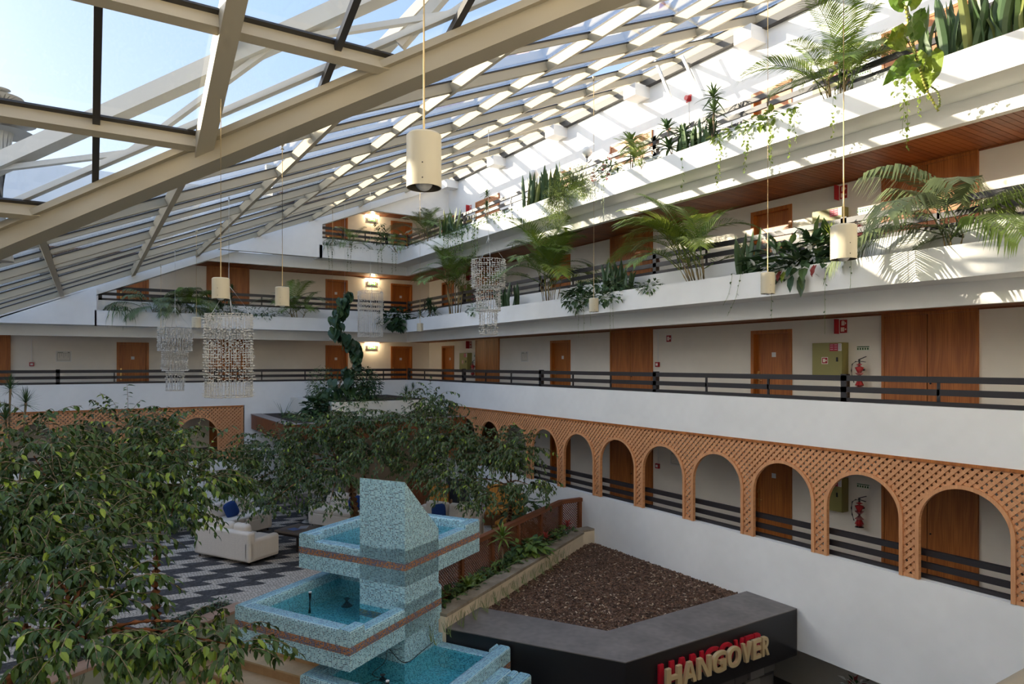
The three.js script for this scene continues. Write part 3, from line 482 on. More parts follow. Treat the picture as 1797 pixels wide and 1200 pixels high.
// globe lamps on the top gallery
for (const [z, t] of [[-13.14, 'white globe lamp on a dark bracket, the one beside the yellow-green fern'], [-15.5, 'white globe lamp on a dark bracket, the one behind the tall snake plants']]) {
  const o = thing('globe_lamp', t, 'lamp', [XP + 0.12, 9.53, z], 0, 'globe lamps on the top gallery railing');
  obj('stem', new MB().tube([[0, 0, 0], [0, 0.22, 0]], 0.025, 8).bar([0, 0.06, 0], [0, 0.1, 0.16], 0.03, 0.03), MAT.rail, o); obj('globe', new THREE.SphereGeometry(0.13, 24, 16).translate(0, 0.34, 0), MAT.bulb, o); obj('collar', new MB().tube([[0, 0.2, 0], [0, 0.23, 0]], 0.05, 12), MAT.rail, o);
}
{ const o = wallThing('sounder', 'red round fire alarm sounder high on the sunlit top gallery wall', 'alarm', 'R', -11.35, 10.95, undefined, 0.005); obj('sounder_body', new MB().tube([[0, 0, 0.012], [0, 0, 0.04], [0, 0, 0.1]], [0.06, 0.07, 0.06], 14), MAT.red, o); obj('sounder_base', new MB().box(-0.08, -0.08, -0.0, 0.08, 0.08, 0.012), MAT.red, o); obj('conduit', new MB().box(-0.008, -0.7, 0, 0.008, -0.08, 0.012), MAT.plate, o); }

// ---------------------------------------------------------------- mosaic fountain
const TURN = Math.PI / 6;                                  // local x = s, local z = -u
const mosaic = (pal, wts, grout, seed, n = 20) => { const cum = []; let a = 0; for (const w of wts) cum.push(a += w); return tex(500, n * 0.0233, (u, v) => { const X = u * n, Y = v * n, i = Math.floor(X), j = Math.floor(Y), fx = X - i, fy = Y - j, e = Math.min(fx, 1 - fx, fy, 1 - fy); if (e < 0.13) return grout; const h = hash2(i, j, seed) * a; let k = 0; while (h > cum[k]) k++; const t = (hash2(i, j, seed + 9) - 0.5) * 0.1; return pal[k].map((x) => x + t); }); };
const AQUA = [[0.58, 0.78, 0.82], [0.46, 0.68, 0.74], [0.26, 0.46, 0.54], [0.12, 0.27, 0.35], [0.66, 0.84, 0.84]];
const tileMap = mosaic(AQUA, [0.3, 0.28, 0.2, 0.16, 0.14], [0.8, 0.92, 0.94], 3);
const bumpTile = tex(256, 20 * 0.0233, (u, v) => { const X = u * 20 % 1, Y = v * 20 % 1, e = Math.min(X, 1 - X, Y, 1 - Y); const k = Math.min(1, Math.max(0, (e - 0.05) * 8)); return [k, k, k]; }, false);
const MOS = M(0xffffff, 0.18, { map: tileMap, bumpMap: bumpTile, bumpScale: 0.0012 });
const MOSTOP = M(0xffffff, 0.12, { map: mosaic([[0.45, 0.7, 0.8], [0.3, 0.56, 0.7], [0.2, 0.42, 0.58], [0.5, 0.74, 0.78]], [0.3, 0.3, 0.2, 0.2], [0.7, 0.82, 0.86], 17), bumpMap: bumpTile, bumpScale: 0.0012 });
const BAND = M(0xffffff, 0.2, { map: mosaic([[0.7, 0.38, 0.14], [0.55, 0.27, 0.12], [0.14, 0.17, 0.36], [0.22, 0.3, 0.5], [0.42, 0.24, 0.26]], [0.27, 0.16, 0.3, 0.17, 0.1], [0.66, 0.58, 0.5], 29), bumpMap: bumpTile, bumpScale: 0.0012 });
const WATER = M([0.42, 0.8, 0.88], 0.02, { transmission: 1, thickness: 0, ior: 1.33, bumpMap: tex(256, 0.9, (u, v) => { const k = vnoise(u * 9, v * 9, 9, 9, 33) * 0.6 + vnoise(u * 20, v * 20, 20, 20, 34) * 0.4; return [k, k, k]; }, false), bumpScale: 0.012 });
{
  const f = thing('fountain', 'tiered aqua mosaic fountain with stacked square basins and a slanted tower', 'fountain', [C0[0], 0, C0[1]], TURN);
  const L = (s, y, u) => [s, y, -u];
  // a straight rim wall with rounded top edges; runs along s or u
  const wall = (b, t, s0, s1, u0, u1, y0, y1) => {
    const along = s1 - s0 > u1 - u0, w = along ? u1 - u0 : s1 - s0, r = 0.035, pr = [[0, y0], [0, y1 - r], [r * 0.3, y1 - r * 0.3], [r, y1], [w - r, y1], [w - r * 0.3, y1 - r * 0.3], [w, y1 - r], [w, y0]];
    const at = (q, k) => along ? L(k ? s1 : s0, q[1], u0 + q[0]) : L(s0 + q[0], q[1], k ? u1 : u0);
    for (let k = 0; k < pr.length; k++) { const A = pr[k], B = pr[(k + 1) % pr.length]; const m = A[1] > y1 - r - 1e-6 && B[1] > y1 - r - 1e-6 && k >= 2 && k <= 4 ? t : b; along ? m.quad(at(A, 0), at(A, 1), at(B, 1), at(B, 0)) : m.quad(at(A, 1), at(A, 0), at(B, 0), at(B, 1)); }
    for (const k of [0, 1]) { const P = pr.map((q) => at(q, k)); for (let j = 1; j + 1 < P.length; j++) b.tri(P[0], P[j], P[j + 1]); }
  };
  function basin(name, s0, s1, u0, u1, top, h, low, band = true) {
    const b = new MB(), t = new MB(), R = 0.2, bot = top - h;
    const side = (along, a0, a1, c0, c1, lo) => { const seg = lo ? [[a0, lo[0], top], [lo[0], lo[1], top - lo[2]], [lo[1], a1, top]] : [[a0, a1, top]]; for (const [p, q, y] of seg) if (q - p > 0.005) along ? wall(b, t, p, q, c0, c1, bot, y) : wall(b, t, c0, c1, p, q, bot, y); };
    side(true, s0, s1, u0, u0 + R, low.u0); side(true, s0, s1, u1 - R, u1, low.u1); side(false, u0 + R, u1 - R, s0, s0 + R, low.s0); side(false, u0 + R, u1 - R, s1 - R, s1, low.s1);
    const fl = new MB().box(s0 + 0.01, bot + 0.001, -u1 + 0.01, s1 - 0.01, bot + 0.1, -u0 - 0.01);
    const o = obj(name, b, MOS, f); obj('rim_top', t, MOSTOP, o); obj('basin_floor', fl, MOS, o);
    if (band) { const e = 0.003, y0 = top - 0.325, y1 = top - 0.22, bb = new MB().box(s0 - e, y0, -u1 - e, s1 + e, y1, -u1 + 0.01).box(s0 - e, y0, -u0 - 0.01, s1 + e, y1, -u0 + e).box(s0 - e, y0, -u1, s0 + 0.01, y1, -u0).box(s1 - 0.01, y0, -u1, s1 + e, y1, -u0); stuff(obj('mosaic_band', bb, BAND, o)); }
    obj('water', new MB().quad(L(s0 + R, top - 0.15, u0 + R), L(s1 - R, top - 0.15, u0 + R), L(s1 - R, top - 0.15, u1 - R), L(s0 + R, top - 0.15, u1 - R)), WATER, f);
    return o;
  }
  basin('upper_basin', 0, 2.18, 0, 2.12, 1.85, 0.56, { s0: [0.853, 1.78, 0.1], u0: [0.89, 1.72, 0.06] });
  basin('middle_basin', -1.205, 0.975, 0, 2.18, 1.06, 0.54, { u0: [-0.9, -0.0, 0.09] });
  basin('lower_basin', -1.19, 0.96, -1.26, 0.9, 0.3, 0.56, { s1: [-1.0, -0.05, 0.14] });
  basin('side_basin', -1.19, 0.62, -1.78, -1.26, 0.13, 0.6, {}, false);
  const tw = new MB().extrude([[0, -0.2], [0.89, -0.2], [0.89, 1.97], [0, 2.845]], [], 0, 0.853, (s, y, d) => L(s, y, 0.853 - d)); const tower = obj('tower', tw, MOS, f);
  const e = 0.0035, tb = new MB(); for (const y of [1.53, 0.735]) tb.box(-e, y, -0.853 - e, 0.89 + e, y + 0.1, e); obj('mosaic_band', tb, BAND, tower).userData.kind = 'stuff';
  obj('base', new MB().box(-0.7, -1.95, -0.7, 0.7, -0.2, 0.8), M([0.3, 0.34, 0.34], 0.6), f);
  for (const [s, u, y] of [[-0.55, 1.35, 0.9], [-0.95, -0.42, 0.12]]) { const n = obj('nozzle', new MB().tube([[s, y - 0.05, -u], [s + 0.01, y + 0.26, -u]], 0.024, 12), MAT.black, f); obj('nozzle_collar', new MB().tube([[s, y - 0.12, -u], [s, y - 0.04, -u]], 0.028, 12).tube([[s + 0.01, y + 0.26, -u], [s + 0.01, y + 0.275, -u]], 0.026, 12), MAT.plate, n); }
  const cab = (pts) => obj('cable', new MB().tube(new THREE.CatmullRomCurve3(pts.map((p) => V(...L(...p)))).getPoints(40).map((p) => [p.x, p.y, p.z]), 0.008, 6), MAT.black, f);
  cab([[-1.0, 0.16, 0.35], [-0.8, 0.16, 0.25], [-0.9, 0.17, 0.02], [-0.55, 0.16, -0.1], [-0.5, 0.17, 0.2], [-0.35, 0.3, 0.1], [-0.3, 0.52, 0.08]]); cab([[-0.3, 0.5, 0.08], [-0.12, 0.25, -0.02], [0.05, 0.17, -0.02], [0.5, 0.2, -0.015], [0.88, 0.24, -0.02]]); cab([[-0.9, 0.16, -0.1], [-0.7, 0.17, -0.22], [-0.6, 0.16, 0.05], [-0.85, 0.16, 0.1]]);
  obj('pump', new MB().tube([[-0.45, 0.1, -0.05], [-0.45, 0.17, -0.05]], [0.06, 0.04], 12), MAT.darkGrey, f); obj('pump', new MB().tube([[0.1, 0.78, -1.2], [0.1, 0.9, -1.2]], [0.09, 0.05], 12), MAT.darkGrey, f);
}

// ---------------------------------------------------------------- retaining wall, planting strip and low lattice fence
{
  const w = struct('retaining_wall'); const at = (s, u, d) => { const q = SU(s, u); return [q[0], d, q[1]]; };
  obj('wall_body', new MB().extrude([[0.93, -0.1], [6.86, -0.1], [6.86, 0.1], [0.93, 0.1]], [], -1.95, 0.56, at).box(9.9, -1.95, -12.86, XP, 0.56, -12.7), M(0xffffff, 0.85, { map: tex(128, 2, mottle([0.86, 0.8, 0.7], 0.05, 15)) }), w);
  const cop = M(0xffffff, 0.85, { map: tex(128, 1, mottle([0.55, 0.5, 0.43], 0.12, 16)) });
  for (let k = 0; k < 9; k++) obj('coping_stone', new MB().extrude([[0.93 + k * 0.66, -0.13], [0.93 + k * 0.66 + 0.65, -0.13], [0.93 + k * 0.66 + 0.65, 0.16], [0.93 + k * 0.66, 0.16]], [], 0.56, 0.61, at), cop, w);
  obj('coping_stone', new MB().box(9.75, 0.56, -12.98, XP, 0.605, -12.7), cop, w);
  obj('soil', new MB().extrude([[0.93, 0.1], [7.3, 0.1], [7.0, 0.6], [0.93, 0.6]], [], -0.1, 0.45, at), MAT.soil, w);
  const f = thing('lattice_fence', 'low brown lattice fence between the lounge and the planting strip', 'fence'), s0 = 1.3, s1 = 6.99, n = 5, u = 0.54;
  const P = (a, y, d) => { const q = SU(a, u + d); return [q[0], y, q[1]]; };
  const lat = (place, a, b, y0, y1) => { const m = new MB(), H = y1 - y0; for (const sg of [1, -1]) for (let q = Math.floor((a - H) / 0.062) * 0.062; q < b + H; q += 0.062) { let t0 = sg > 0 ? Math.max(0, a - q) : Math.max(0, q - b), t1 = sg > 0 ? Math.min(H, b - q) : Math.min(H, q - a); if (t1 - t0 < 0.02) continue; const d = sg * 0.006; m.bar(place(q + sg * t0, y0 + t0, d), place(q + sg * t1, y0 + t1, d), 0.008, 0.017, norm(sub(place(q - sg * 0.1, y0 + 0.1, d), place(q, y0, d)))); } return m; };
  const panel = (place, a, b) => { stuff(obj('lattice_panel', lat(place, a + 0.04, b - 0.04, 0.47, 1.19), MAT.fence, f)); };
  const step = (s1 - s0) / n;
  for (let k = 0; k < n; k++) panel(P, s0 + k * step, s0 + (k + 1) * step);
  for (let k = 0; k <= n; k++) { const p0 = P(s0 + k * step, 0.1, 0), p1 = P(s0 + k * step, 1.24, 0); obj('post', new MB().bar(p0, p1, 0.085, 0.085, [E1[0], 0, E1[1]]), MAT.fence, f); }
  obj('top_rail', new MB().bar(P(s0, 1.225, 0), P(s1 + 0.03, 1.225, 0), 0.12, 0.09), MAT.fence, f); obj('bottom_rail', new MB().bar(P(s0, 0.47, 0), P(s1, 0.47, 0), 0.06, 0.06), MAT.fence, f);
  const e = P(s1, 0, 0), Q = (a, y, d) => [a, y, e[2] + d * 0.5]; panel(Q, e[0] + 0.03, XP - 0.06); obj('top_rail', new MB().bar(Q(e[0], 1.225, 0), Q(XP, 1.225, 0), 0.12, 0.09), MAT.fence, f); obj('post', new MB().bar(Q(XP - 0.05, 0.2, 0), Q(XP - 0.05, 1.24, 0), 0.085, 0.085, [1, 0, 0]), MAT.fence, f);
}
// black kiosk canopy with the sign, bark mulch behind it
{
  const k = thing('bar_kiosk', 'black angular bar canopy with a dusty top beside the white gallery wall', 'kiosk');
  const poly = [[4.83, -9.7], [6.45, -7.19], [10.38, -7.19], [10.38, -8.24], [6.97, -8.19], [5.78, -10.17]];
  obj('fascia', floorPoly(poly, -0.44, 0.355), MAT.black, k); obj('top_sheet', floorPoly(poly, 0.355, 0.37), MAT.blackTop, k);
  obj('counter_wall', new MB().box(6.7, -1.95, -8.1, 10.3, -0.44, -7.6), MAT.darkGrey, k); const st = [M([0.16, 0.15, 0.14], 0.8), M([0.1, 0.095, 0.09], 0.8), M([0.22, 0.21, 0.2], 0.8)], R = rng(5);
  for (let j = 0; j < 4; j++) for (let i = 0; i < 9; i++) { const x = 6.75 + i * 0.39 + (j % 2) * 0.12, y = -1.9 + j * 0.36; obj('stone', new MB().box(x, y + 0.01, -7.6, Math.min(10.28, x + 0.32 + R() * 0.06), y + 0.3 + R() * 0.05, -7.56 + R() * 0.04), st[Math.floor(R() * 3)], k); }
  const sign = thing('bar_sign', 'gold letter sign reading HANGOVER with red backs on the black canopy', 'sign');
  const font = await new FontLoader().loadAsync('fonts/droid/droid_sans_bold.typeface.json'), gold = M([0.72, 0.55, 0.3], 0.38, { metalness: 0.35 });
  let x = 0; const word = 'HANGOVER', adv = [0.335, 0.3, 0.315, 0.325, 0.34, 0.245, 0.225, 0.2], z = -7.19;
  const span = adv.reduce((a, b) => a + b, 0); x = 7.08;
  [...word].forEach((c, i) => {
    const g = new TextGeometry(c, { font, size: 0.31, depth: 0.05, curveSegments: 8, bevelEnabled: true, bevelSize: 0.003, bevelThickness: 0.003, bevelSegments: 1 }); g.computeBoundingBox(); const w0 = g.boundingBox.max.x - g.boundingBox.min.x; g.translate(-g.boundingBox.min.x, 0, 0); g.scale((adv[i] * 2.35 / span - 0.03) / w0, 1, 1);
    const px = x; x += adv[i] * 2.35 / span; const l = obj('letter', g, gold, sign); l.position.set(px, -0.135, z + 0.13);
    const g2 = g.clone(); g2.scale(1, 1, 0.7); const r = obj('letter_back', g2, M([0.55, 0.01, 0.03], 0.4), l); r.position.set(-0.012, 0.015, -0.125); 
  });
  const mul = stuff(obj('bark_mulch', floorPoly([[5.7, -10.2], [6.97, -8.19], [10.4, -8.2], [10.4, -12.75], [9.95, -12.75], SU(6.8, -0.1), SU(2.0, -0.1)], -0.5, 0.25), M(0xffffff, 0.95, { map: tex(256, 0.5, (u, v) => { const k = vnoise(u * 50, v * 50, 50, 50, 3) * 0.5 + vnoise(u * 16, v * 16, 16, 16, 4) * 0.3; return [0.24 + k * 0.3, 0.16 + k * 0.2, 0.12 + k * 0.15]; }) })));
  mul.userData.label = 'brown bark mulch covering the roof behind the black canopy'; mul.userData.category = 'mulch';
  const chip = new THREE.BoxGeometry(0.045, 0.012, 0.02), im = new THREE.InstancedMesh(chip, M([1, 1, 1], 0.9), 15000), m = new THREE.Matrix4(), q = new THREE.Quaternion(), RR = rng(77); let n = 0;
  const inside = (x, z) => { if (x > 10.37 || z > -8.25 && x > 6.95 || z < -12.7) return false; const s = (x - C0[0]) * E1[0] + (z - C0[1]) * E1[1], u = (x - C0[0]) * E2[0] + (z - C0[1]) * E2[1]; return u < -0.12 && (s > 2.02 || false) && (x - 5.78) * (-8.19 + 10.17) - (z + 10.17) * (6.97 - 5.78) > 0.04; };
  while (n < 15000) { const x = 5.5 + RR() * 4.9, z = -12.9 + RR() * 4.8; if (!inside(x, z)) { RR(); continue; } q.setFromEuler(new THREE.Euler((RR() - 0.5) * 0.9, RR() * 6.3, (RR() - 0.5) * 0.9)); const sc = 0.5 + RR() * 0.9; m.compose(V(x, 0.255 + RR() * 0.02, z), q, V(sc, sc, sc)); im.setMatrixAt(n, m); const t = RR(), b = 0.35 + RR() * 0.9; im.setColorAt(n, lin(...(t < 0.06 ? [0.45, 0.34, 0.24] : [0.17 * b, 0.095 * b, 0.06 * b]))); n++; }
  im.name = 'bark_chips'; im.castShadow = im.receiveShadow = true; mul.add(im); im.userData.kind = 'stuff';
}
// stairs down from the lounge and the coping beside them
{
  const st = struct('stairs'), at = (s, u, d) => { const q = SU(s, u); return [q[0], d, q[1]]; }, tan = M(0xffffff, 0.6, { map: tex(128, 1, mottle([0.72, 0.56, 0.38], 0.07, 19)) }), tan2 = M(0xffffff, 0.6, { map: tex(128, 1, mottle([0.78, 0.66, 0.5], 0.06, 20)) });
  for (let k = 0; k < 11; k++) { const s1 = 0.5 - k * 0.34, y = -0.175 * (k + 1); obj('step', new MB().extrude([[s1 - 0.34, 1.3], [s1, 1.3], [s1, 4.05], [s1 - 0.34, 4.05]], [], -2, y - 0.03, at), tan, st); obj('tread', new MB().extrude([[s1 - 0.36, 1.3], [s1, 1.3], [s1, 4.05], [s1 - 0.36, 4.05]], [], y - 0.03, y, at), tan2, st); }
  obj('stair_wall', new MB().extrude([[-9, 4.05], [0.62, 4.05], [0.62, 4.3], [-9, 4.3]], [], -2, 0.1, at), M([0.34, 0.36, 0.3], 0.7), st);
  for (let k = 0; k < 12; k++) obj('coping_stone', new MB().extrude([[0.66 - k * 0.8, 4.02], [0.66 - k * 0.8 - 0.79, 4.02], [0.66 - k * 0.8 - 0.79, 4.36], [0.66 - k * 0.8, 4.36]], [], 0.1, 0.15, at), M(0xffffff, 0.7, { map: tex(128, 1, mottle([0.62, 0.5, 0.42], 0.08, 21)) }), st);
  obj('bed_kerb', new MB().extrude([[-9, 4.86], [0.7, 4.86], [0.7, 4.36], [0.82, 4.36], [0.82, 4.98], [-9, 4.98]], [], -0.1, 0.07, at), M([0.4, 0.34, 0.28], 0.8), st);
  obj('soil', new MB().extrude([[-9, 4.36], [0.7, 4.36], [0.7, 4.86], [-9, 4.86]], [], -0.1, 0.05, at), MAT.soil, st);
}
// raised corner deck with timber fascia, its soil bed and a white planter
{
  const d = struct('corner_deck'); obj('deck_slab', new MB().box(4.78, 2.42, ZP, XP, 2.84, -19.25), MAT.white, d);
  obj('fascia_board', new MB().box(4.72, 2.4, ZP, 4.78, 2.88, -19.19), MAT.fascia, d); obj('fascia_board', new MB().box(4.78, 2.4, -19.25, XP, 2.88, -19.19), MAT.fascia, d); obj('fascia_cap', new MB().box(4.7, 2.88, ZP, 5.05, 2.9, -19.17).box(5.05, 2.88, -19.5, XP, 2.9, -19.17), M([0.3, 0.25, 0.22], 0.7), d); obj('soil', new MB().box(5.05, 2.84, ZP, XP, 2.89, -19.5), MAT.soil, d);
  const w = thing('white_planter', 'long white masonry planter on the corner deck below the climbing vine', 'planter'); obj('planter_body', new MB().box(6.3, 2.89, -23.9, 9.6, 3.42, -20.2).box(6.0, 2.89, -23.9, 6.32, 3.42, -20.9), MAT.cream, w); obj('soil', new MB().box(6.4, 3.42, -23.8, 9.5, 3.44, -20.3), MAT.soil, w);
  obj('deck_back_wall', new MB().box(7.4, 0, -22.4, 10.3, 2.42, -22.2), M([0.5, 0.38, 0.27], 0.8), d);
}
// ---------------------------------------------------------------- lounge furniture
const linen = M(0xffffff, 0.95, { map: tex(128, 0.25, mottle([0.9, 0.85, 0.79], 0.05, 31, 30)), sheen: 0.3, sheenRoughness: 0.6 }), blue = M([0.012, 0.05, 0.2], 0.9), yellow = M(0xffffff, 0.9, { map: tex(128, [0.16, 0.4], (u) => { const k = Math.abs(u - 0.5) < 0.05 || Math.abs(u - 0.85) < 0.03; return k ? [0.5, 0.33, 0.12] : [0.84, 0.58, 0.24]; }) }), rattan = M(0xffffff, 0.6, { map: woodTex([0.4, 0.24, 0.12], [0.66, 0.44, 0.24], 77, [0.1, 0.3]) }), darkWood = M([0.035, 0.022, 0.016], 0.4);
const rb = (w, h, d, r, x, y, z) => new RoundedBoxGeometry(w, h, d, 3, r).translate(x, y, z);
function sofa(label, W, s, u, turn, nc, group) {
  const q = SU(s, u), o = thing('sofa', label, 'sofa', [q[0], 0.0, q[1]], turn, group), D = 0.92, aw = 0.2;
  obj('base', rb(W - 0.04, 0.32, D - 0.04, 0.03, 0, 0.24, 0), linen, o); obj('backrest', rb(W, 0.68, 0.2, 0.06, 0, 0.42, -D / 2 + 0.1), linen, o);
  for (const k of [-1, 1]) { obj('armrest', rb(aw, 0.5, D, 0.08, k * (W - aw) / 2, 0.34, 0), linen, o); for (const m of [-1, 1]) obj('foot', new MB().tube([[k * (W / 2 - 0.1), 0, m * (D / 2 - 0.1)], [k * (W / 2 - 0.1), 0.09, m * (D / 2 - 0.1)]], 0.03, 8), darkWood, o); }
  const cw = (W - 2 * aw) / nc; for (let k = 0; k < nc; k++) { const x = -W / 2 + aw + cw * (k + 0.5); obj('seat_cushion', rb(cw - 0.015, 0.16, D - 0.24, 0.06, x, 0.46, 0.1), linen, o); const b = obj('back_cushion', rb(cw - 0.02, 0.42, 0.2, 0.09, 0, 0, 0), linen, o); b.position.set(x, 0.7, -0.24); b.rotation.x = -0.16; }
  return o;
}
sofa('cream sofa seen from behind, alone on the wave paving in front of the fountain', 1.88, 3.07, 7.23, 2 * Math.PI / 3, 3, 'cream lounge sofas');
sofa('cream sofa half hidden by hanging ficus leaves, left of the coffee table', 1.8, 4.45, 8.95, Math.PI / 6, 2, 'cream lounge sofas');
sofa('cream sofa with a blue cushion behind the coffee table, facing the fountain', 1.8, 6.5, 7.0, -Math.PI / 3, 2, 'cream lounge sofas');
sofa('cream sofa right of the fountain tower in front of the wicker chairs', 1.9, 6.75, 3.75, -Math.PI / 3, 2, 'cream lounge sofas');
function cushion(label, s, y, u, turn, tilt) { const q = SU(s, u), o = thing('cushion', label, 'cushion', [q[0], y, q[1]], 0, 'blue scatter cushions'); o.rotation.set(0, turn, 0); const g = new THREE.SphereGeometry(0.5, 24, 16); const p = g.attributes.position; for (let k = 0; k < p.count; k++) { const x = p.getX(k) * 2, yy = p.getY(k) * 2, z = p.getZ(k) * 2, sq = (t) => Math.sign(t) * Math.pow(Math.abs(t), 0.5); p.setXYZ(k, sq(x) * 0.21, sq(yy) * 0.21, z * 0.075); } g.computeVertexNormals(); const c = obj('cover', g, blue, o); c.rotation.set(tilt, 0, 0.25); obj('piping', new MB().tube([...Array(25)].map((_, k) => { const a = k / 24 * 2 * Math.PI, sq = (t) => Math.sign(t) * Math.pow(Math.abs(t), 0.5); return [sq(Math.cos(a)) * 0.212, sq(Math.sin(a)) * 0.212, 0]; }), 0.006, 5), blue, c); return o; }
cushion('dark blue cushion leaning on the sofa behind the coffee table', 6.42, 0.72, 6.5, -Math.PI / 3, -0.3);
cushion('blue cushion on the sofa right of the fountain tower', 6.55, 0.73, 3.8, -Math.PI / 3, -0.25);
cushion('dark teal cushion on the sofa half hidden by ficus leaves', 4.3, 0.72, 8.9, Math.PI / 6, -0.3);
{
  const q = SU(4.43, 6.62), o = thing('coffee_table', 'square dark-framed coffee table with magazines between the cream sofas', 'table', [q[0], 0, q[1]], TURN);
  obj('tabletop', new MB().box(-0.4, 0.4, -0.4, 0.4, 0.45, 0.4), M([0.2, 0.16, 0.13], 0.35), o); obj('apron', new MB().box(-0.38, 0.34, -0.38, 0.38, 0.4, 0.38), darkWood, o); for (const a of [-1, 1]) for (const b of [-1, 1]) obj('leg', new MB().box(a * 0.37 - 0.03, 0, b * 0.37 - 0.03, a * 0.37 + 0.03, 0.4, b * 0.37 + 0.03), darkWood, o);
  for (const [x, z, r, c, t] of [[-0.12, 0.05, 0.3, [0.12, 0.2, 0.5], 'blue-covered magazine on the coffee table, the front one'], [0.14, -0.02, -0.5, [0.5, 0.55, 0.66], 'pale blue magazine on the coffee table, the rear one']]) { const m = thing('magazine', t, 'magazine', [q[0] + x, 0.452, q[1] + z], r, 'magazines on the coffee table'); obj('cover', new MB().box(-0.1, 0, -0.14, 0.1, 0.008, 0.14), M(c, 0.4), m); obj('pages', new MB().box(-0.097, 0.001, -0.137, 0.103, 0.007, 0.137), MAT.plate, m); }
}
function wicker(label, s, u, turn) {
  const q = SU(s, u), o = thing('wicker_chair', label, 'chair', [q[0], 0, q[1]], turn, 'wicker armchairs with yellow cushions'), arc = (pts, r = 0.02) => new MB().tube(new THREE.CatmullRomCurve3(pts.map((p) => V(...p))).getPoints(24).map((p) => [p.x, p.y, p.z]), r, 7);
  for (const k of [-1, 1]) { obj('armrest', arc([[k * 0.3, 0.42, -0.36], [k * 0.36, 0.66, -0.2], [k * 0.38, 0.64, 0.15], [k * 0.37, 0.5, 0.34], [k * 0.33, 0.3, 0.36], [k * 0.35, 0.02, 0.3]], 0.028), rattan, o); obj('rear_leg', arc([[k * 0.28, 1.02, -0.56], [k * 0.29, 0.5, -0.38], [k * 0.32, 0.02, -0.36]], 0.024), rattan, o); obj('side_loop', arc([[k * 0.36, 0.6, -0.1], [k * 0.35, 0.45, 0.0], [k * 0.36, 0.34, -0.2], [k * 0.35, 0.2, 0.05], [k * 0.36, 0.06, 0.22]], 0.014), rattan, o); }
  obj('seat_frame', new MB().box(-0.32, 0.28, -0.36, 0.32, 0.34, 0.34), rattan, o); obj('front_apron', new MB().box(-0.32, 0.06, 0.3, 0.32, 0.28, 0.33), rattan, o);
  const sl = new MB(); for (let k = 0; k < 7; k++) sl.bar([-0.27 + k * 0.09, 0.36, -0.36], [-0.27 + k * 0.09, 1.02, -0.56], 0.02, 0.012); stuff(obj('back_canes', sl, rattan, o));
  obj('seat_cushion', rb(0.58, 0.12, 0.6, 0.05, 0, 0.4, 0), yellow, o); const b = obj('back_cushion', rb(0.54, 0.66, 0.12, 0.05, 0, 0.33, 0), yellow, o); b.position.set(0, 0.44, -0.34); b.rotation.x = -0.3;
}
wicker('wicker armchair with yellow striped cushions nearest the lattice fence', 7.7, 2.35, -0.9);
wicker('wicker armchair with yellow cushions, the one further from the lattice fence', 8.7, 3.3, -0.6);
wicker('wicker armchair with yellow cushion behind the cream sofa by the tower', 7.95, 4.75, -0.5);
{
  const q = SU(8.6, 5.7), o = thing('side_cabinet', 'brown wooden cabinet beyond the sofas under the ficus', 'cabinet', [q[0], 0, q[1]], TURN - Math.PI / 2); obj('carcass', new MB().box(-0.45, 0.05, -0.25, 0.45, 1.15, 0.25), MAT.fascia, o); obj('door', new MB().box(-0.43, 0.08, 0.25, -0.005, 1.12, 0.27), MAT.fascia, o); obj('door', new MB().box(0.005, 0.08, 0.25, 0.43, 1.12, 0.27), MAT.fascia, o); obj('plinth', new MB().box(-0.43, 0, -0.23, 0.43, 0.05, 0.23), darkWood, o);
  const r = SU(8.9, 4.7), t = thing('screen_panel', 'dark upright screen on a stand beside the brown cabinet', 'screen', [r[0], 0, r[1]], TURN - Math.PI / 2); obj('panel', rb(0.8, 0.9, 0.06, 0.02, 0, 0.72, 0), MAT.darkGrey, t); obj('stand', new MB().box(-0.3, 0, -0.15, 0.3, 0.04, 0.15).box(-0.03, 0.04, -0.03, 0.03, 0.4, 0.03), MAT.black, t);
}

